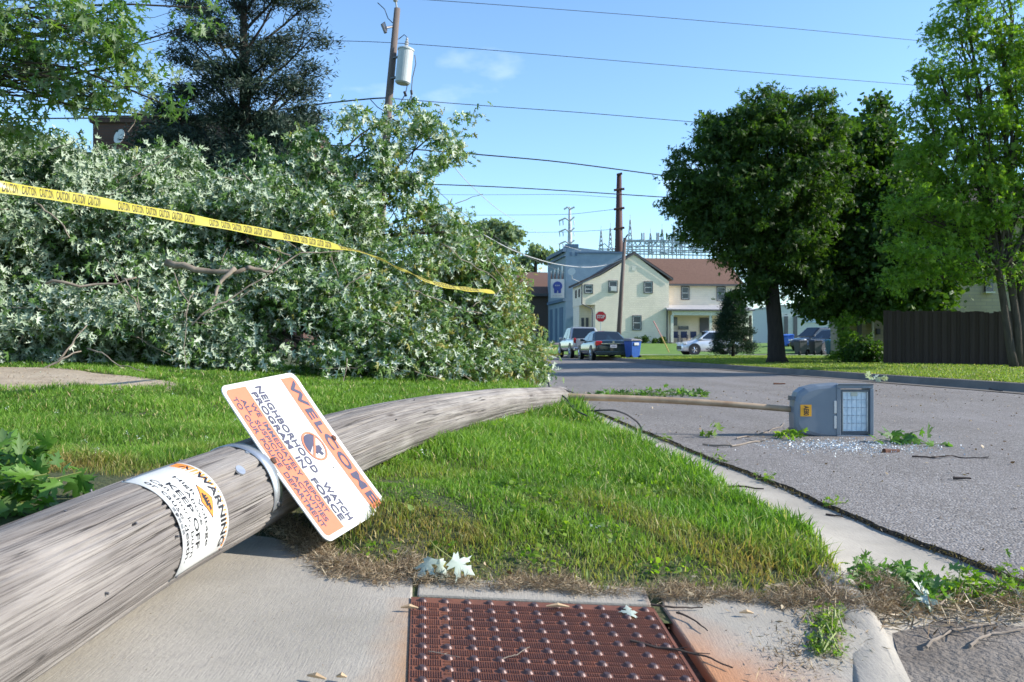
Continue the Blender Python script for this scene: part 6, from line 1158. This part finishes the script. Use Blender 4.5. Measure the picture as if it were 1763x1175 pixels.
def twig(label, pts, r, mat='darktwig', forks=2, name='twig', zf=None, group='twigs strewn over the ground'):
    A = [np.array(zf(*p) if zf else GR(p[0], p[1], .010)) for p in pts]; mb = MB(); P = []
    for a, b in zip(A[:-1], A[1:]): P += list(wig(a, b, 6, .06)[:-1])
    P.append(A[-1]); mb.tube(P, np.linspace(r, r*.5, len(P)), 6)
    for k in range(forks): q = P[rng.integers(1, len(P)-1)]; d = rdir(1)[0]*[1, .7, .25]; d[2] = abs(d[2]); mb.tube([q, q+d*.4*np.linalg.norm(A[-1]-A[0])*(.3+.4*rng.random())], [r*.5, r*.25], 5)
    o = mb.build(name, M[mat], off=A[0]); tagp(o, label, 'twig', group)
twig('knobbly dark twig lying across the right edge of the plate', [(1085, 1103), (1160, 1118), (1215, 1130), (1262, 1150)], .0035, forks=4)
twig('dark curved twig on the slab just right of the plate', [(1165, 1055), (1195, 1068), (1218, 1086)], .0032, forks=3)
twig('short dark twig with a bark lump lying over the joint at the top right', [(1120, 1041), (1160, 1046), (1210, 1046)], .0035, forks=3)
twig('thin pale curved straw on the middle of the plate', [(866, 1134), (890, 1128), (912, 1114)], .0014, 'litter_s' if 'litter_s' in M else 'twig', 0)
twig('thin forked pale straw on the left of the plate', [(738, 1122), (770, 1128), (792, 1132)], .0014, 'twig', 2)
zr_ = lambda x, y: G(x, y, roadz(0, 9)+.022)
twig('long pale twig on the asphalt left of the street light', [(1210, 765), (1260, 768), (1300, 760), (1322, 757)], .008, 'twig', 3, zf=zr_)
twig('thin bare twig reaching the street light bolts', [(1268, 755), (1310, 746), (1345, 735), (1350, 728)], .006, 'twig', 3, zf=zr_)
twig('dark bark stick lying right of the broken glass', [(1522, 777), (1548, 776)], .02, 'brown_rust', 0, zf=zr_)
twig('long thin dark twig on the asphalt right of the bark stick', [(1570, 786), (1610, 788), (1640, 785), (1702, 789)], .006, 'darktwig', 4, zf=zr_)
twig('short dark stick on the asphalt below the long thin twig', [(1641, 823), (1672, 824)], .009, 'darktwig', 1, zf=zr_)
twig('small dark stick on the gutter concrete beside the turf', [(1240, 838), (1315, 842)], .007, 'darktwig', 2, zf=lambda x, y: G(x, y, .01))
twig('short dark twig lying across the gutter concrete midway', [(1422, 886), (1452, 890)], .005, 'darktwig', 2, zf=lambda x, y: G(x, y, .0))
zg = lambda x, y: G(x, y, -.012)
twig('long pale branch lying across the bottom right corner', [(1595, 1115), (1640, 1085), (1700, 1075), (1775, 1062)], .0042, 'twig', 4, zf=zg)
twig('pale broken twig at the right edge below the gutter debris', [(1670, 1112), (1705, 1092), (1765, 1082)], .0045, 'twig', 3, zf=zg)
twig('dark twig lying on the sandy walk at the left', [(60, 665), (95, 672), (115, 682)], .012, 'darktwig', 2, zf=lambda x, y: W(x, y, 7.6))
twig('bark fragment on the far asphalt above the street light', [(1332, 661), (1352, 661)], .02, 'brown_rust', 0, zf=zr_)
twig('dark bark fragment on the far asphalt toward the right kerb', [(1705, 671), (1725, 674)], .03, 'darktwig', 2, zf=zr_)
for i, (x, y, w, lab) in enumerate(((705, 1046, 15, 'tan wood chip on the left edge of the plate'), (960, 1044, 20, 'tan wood chip on the top edge of the plate'), (545, 1163, 16, 'tan wood splinter at the bottom of the left slab'), (1285, 1055, 12, 'brown leaf scrap on the right slab'), (588, 1165, 9, 'small grey green scrap beside the tan splinter'))):
    a, b = GR(x-w, y, .012), GR(x+w, y+(6 if i == 2 else 1), .012); mb = MB(); mb.tube([a, (a+b)/2+[0, 0, .004], b], [.002, .006, .002], 5); o = mb.build('wood_chip', simple('pale_wood_chip', (.55, .38, .22)), off=a); tagp(o, lab, 'wood chip', 'wood chips on the pavement')
sprig('leaf_sprig', 'leafy green twig lying right of the street light', 'leaf sprig', G(1550, 757), [G(1505+i*11, 757+3*(i % 2), .03) for i in range(8)], 26, .12, 'mapleground', .05, .035, 5, .9)
sprig('leaf_sprig', 'green leaf tuft squeezed at the left side of the street light', 'leaf sprig', G(1360, 752), [G(1355+i*6, 750, .04) for i in range(4)], 14, .09, 'fresh', .04, .03, 3, .6)
sprig('leaf_sprig', 'single small yellow-green leaf tuft on the asphalt between the pole and the street light', 'leaf sprig', G(1222, 748), [G(1218, 747, .04), G(1226, 745, .05)], 6, .12, 'fresh', .03, .03, 3, .4)
sprig('leaf_sprig', 'small green leaf lying right of the leafy twig on the asphalt', 'leaf sprig', G(1620, 767), [G(1618, 767, .02)], 4, .09, 'mapleground', .03, .01, 1, 1.)
sprig('torn_branch', 'low torn leafy branch lying on the road behind the street light arm', 'branch', G(1110, 680), [G(1030+i*14, 679+2*(i % 2), .03) for i in range(13)], 150, .10, 'mapleground', .10, .04, 16, .8)
sprig('leaf_sprig', 'small pale green leaf scrap on the asphalt beyond the arm', 'leaf sprig', G(1205, 683), [G(1205, 683, .02)], 5, .12, 'fresh', .06, .03, 2, .8)
sprig('leaf_sprig', 'pale leafy scrap lying against the far kerb', 'leaf sprig', G(1510, 654, .05), [G(1500+i*6, 655, .05) for i in range(4)], 14, .16, 'paleleaf', .08, .05, 3, .8)
for i in range(5):
    y = (3.9, 4.6, 5.4, 6.6, 8.3)[i]; x = float(roadL(y))-.01; labs = ('first', 'second', 'third', 'fourth', 'fifth')
    sprig('joint_weed', 'small weed tuft in the joint between gutter and asphalt, %s from the viewer' % labs[i], 'weed', (x, y, 0), [(x+rng.normal()*.02, y+rng.normal()*.10, .01) for _ in range(6)], 26, .028, 'fresh', .02, .02, 3, .6, LEAF_M)
n = 5200; y = 2.2+9*rng.random(n); x = roadL(y)+rng.normal(size=n)*.012-.012; o = leafmesh('joint_dirt', np.c_[x, y, -.004+.012*rng.random(n)], .008+.014*rng.random(n), rdir(n, .6), rdir(n), (NEEDLE[0]*[1.5, 1, 1], NEEDLE[1]), leafmat('dark_dirt', [(0, (.03, .025, .02)), (1, (.10, .08, .05))])); tagp(o, 'dark dirt and moss filling the joint between gutter and asphalt', 'dirt', kind='stuff')
print('objects', len(bpy.data.objects))
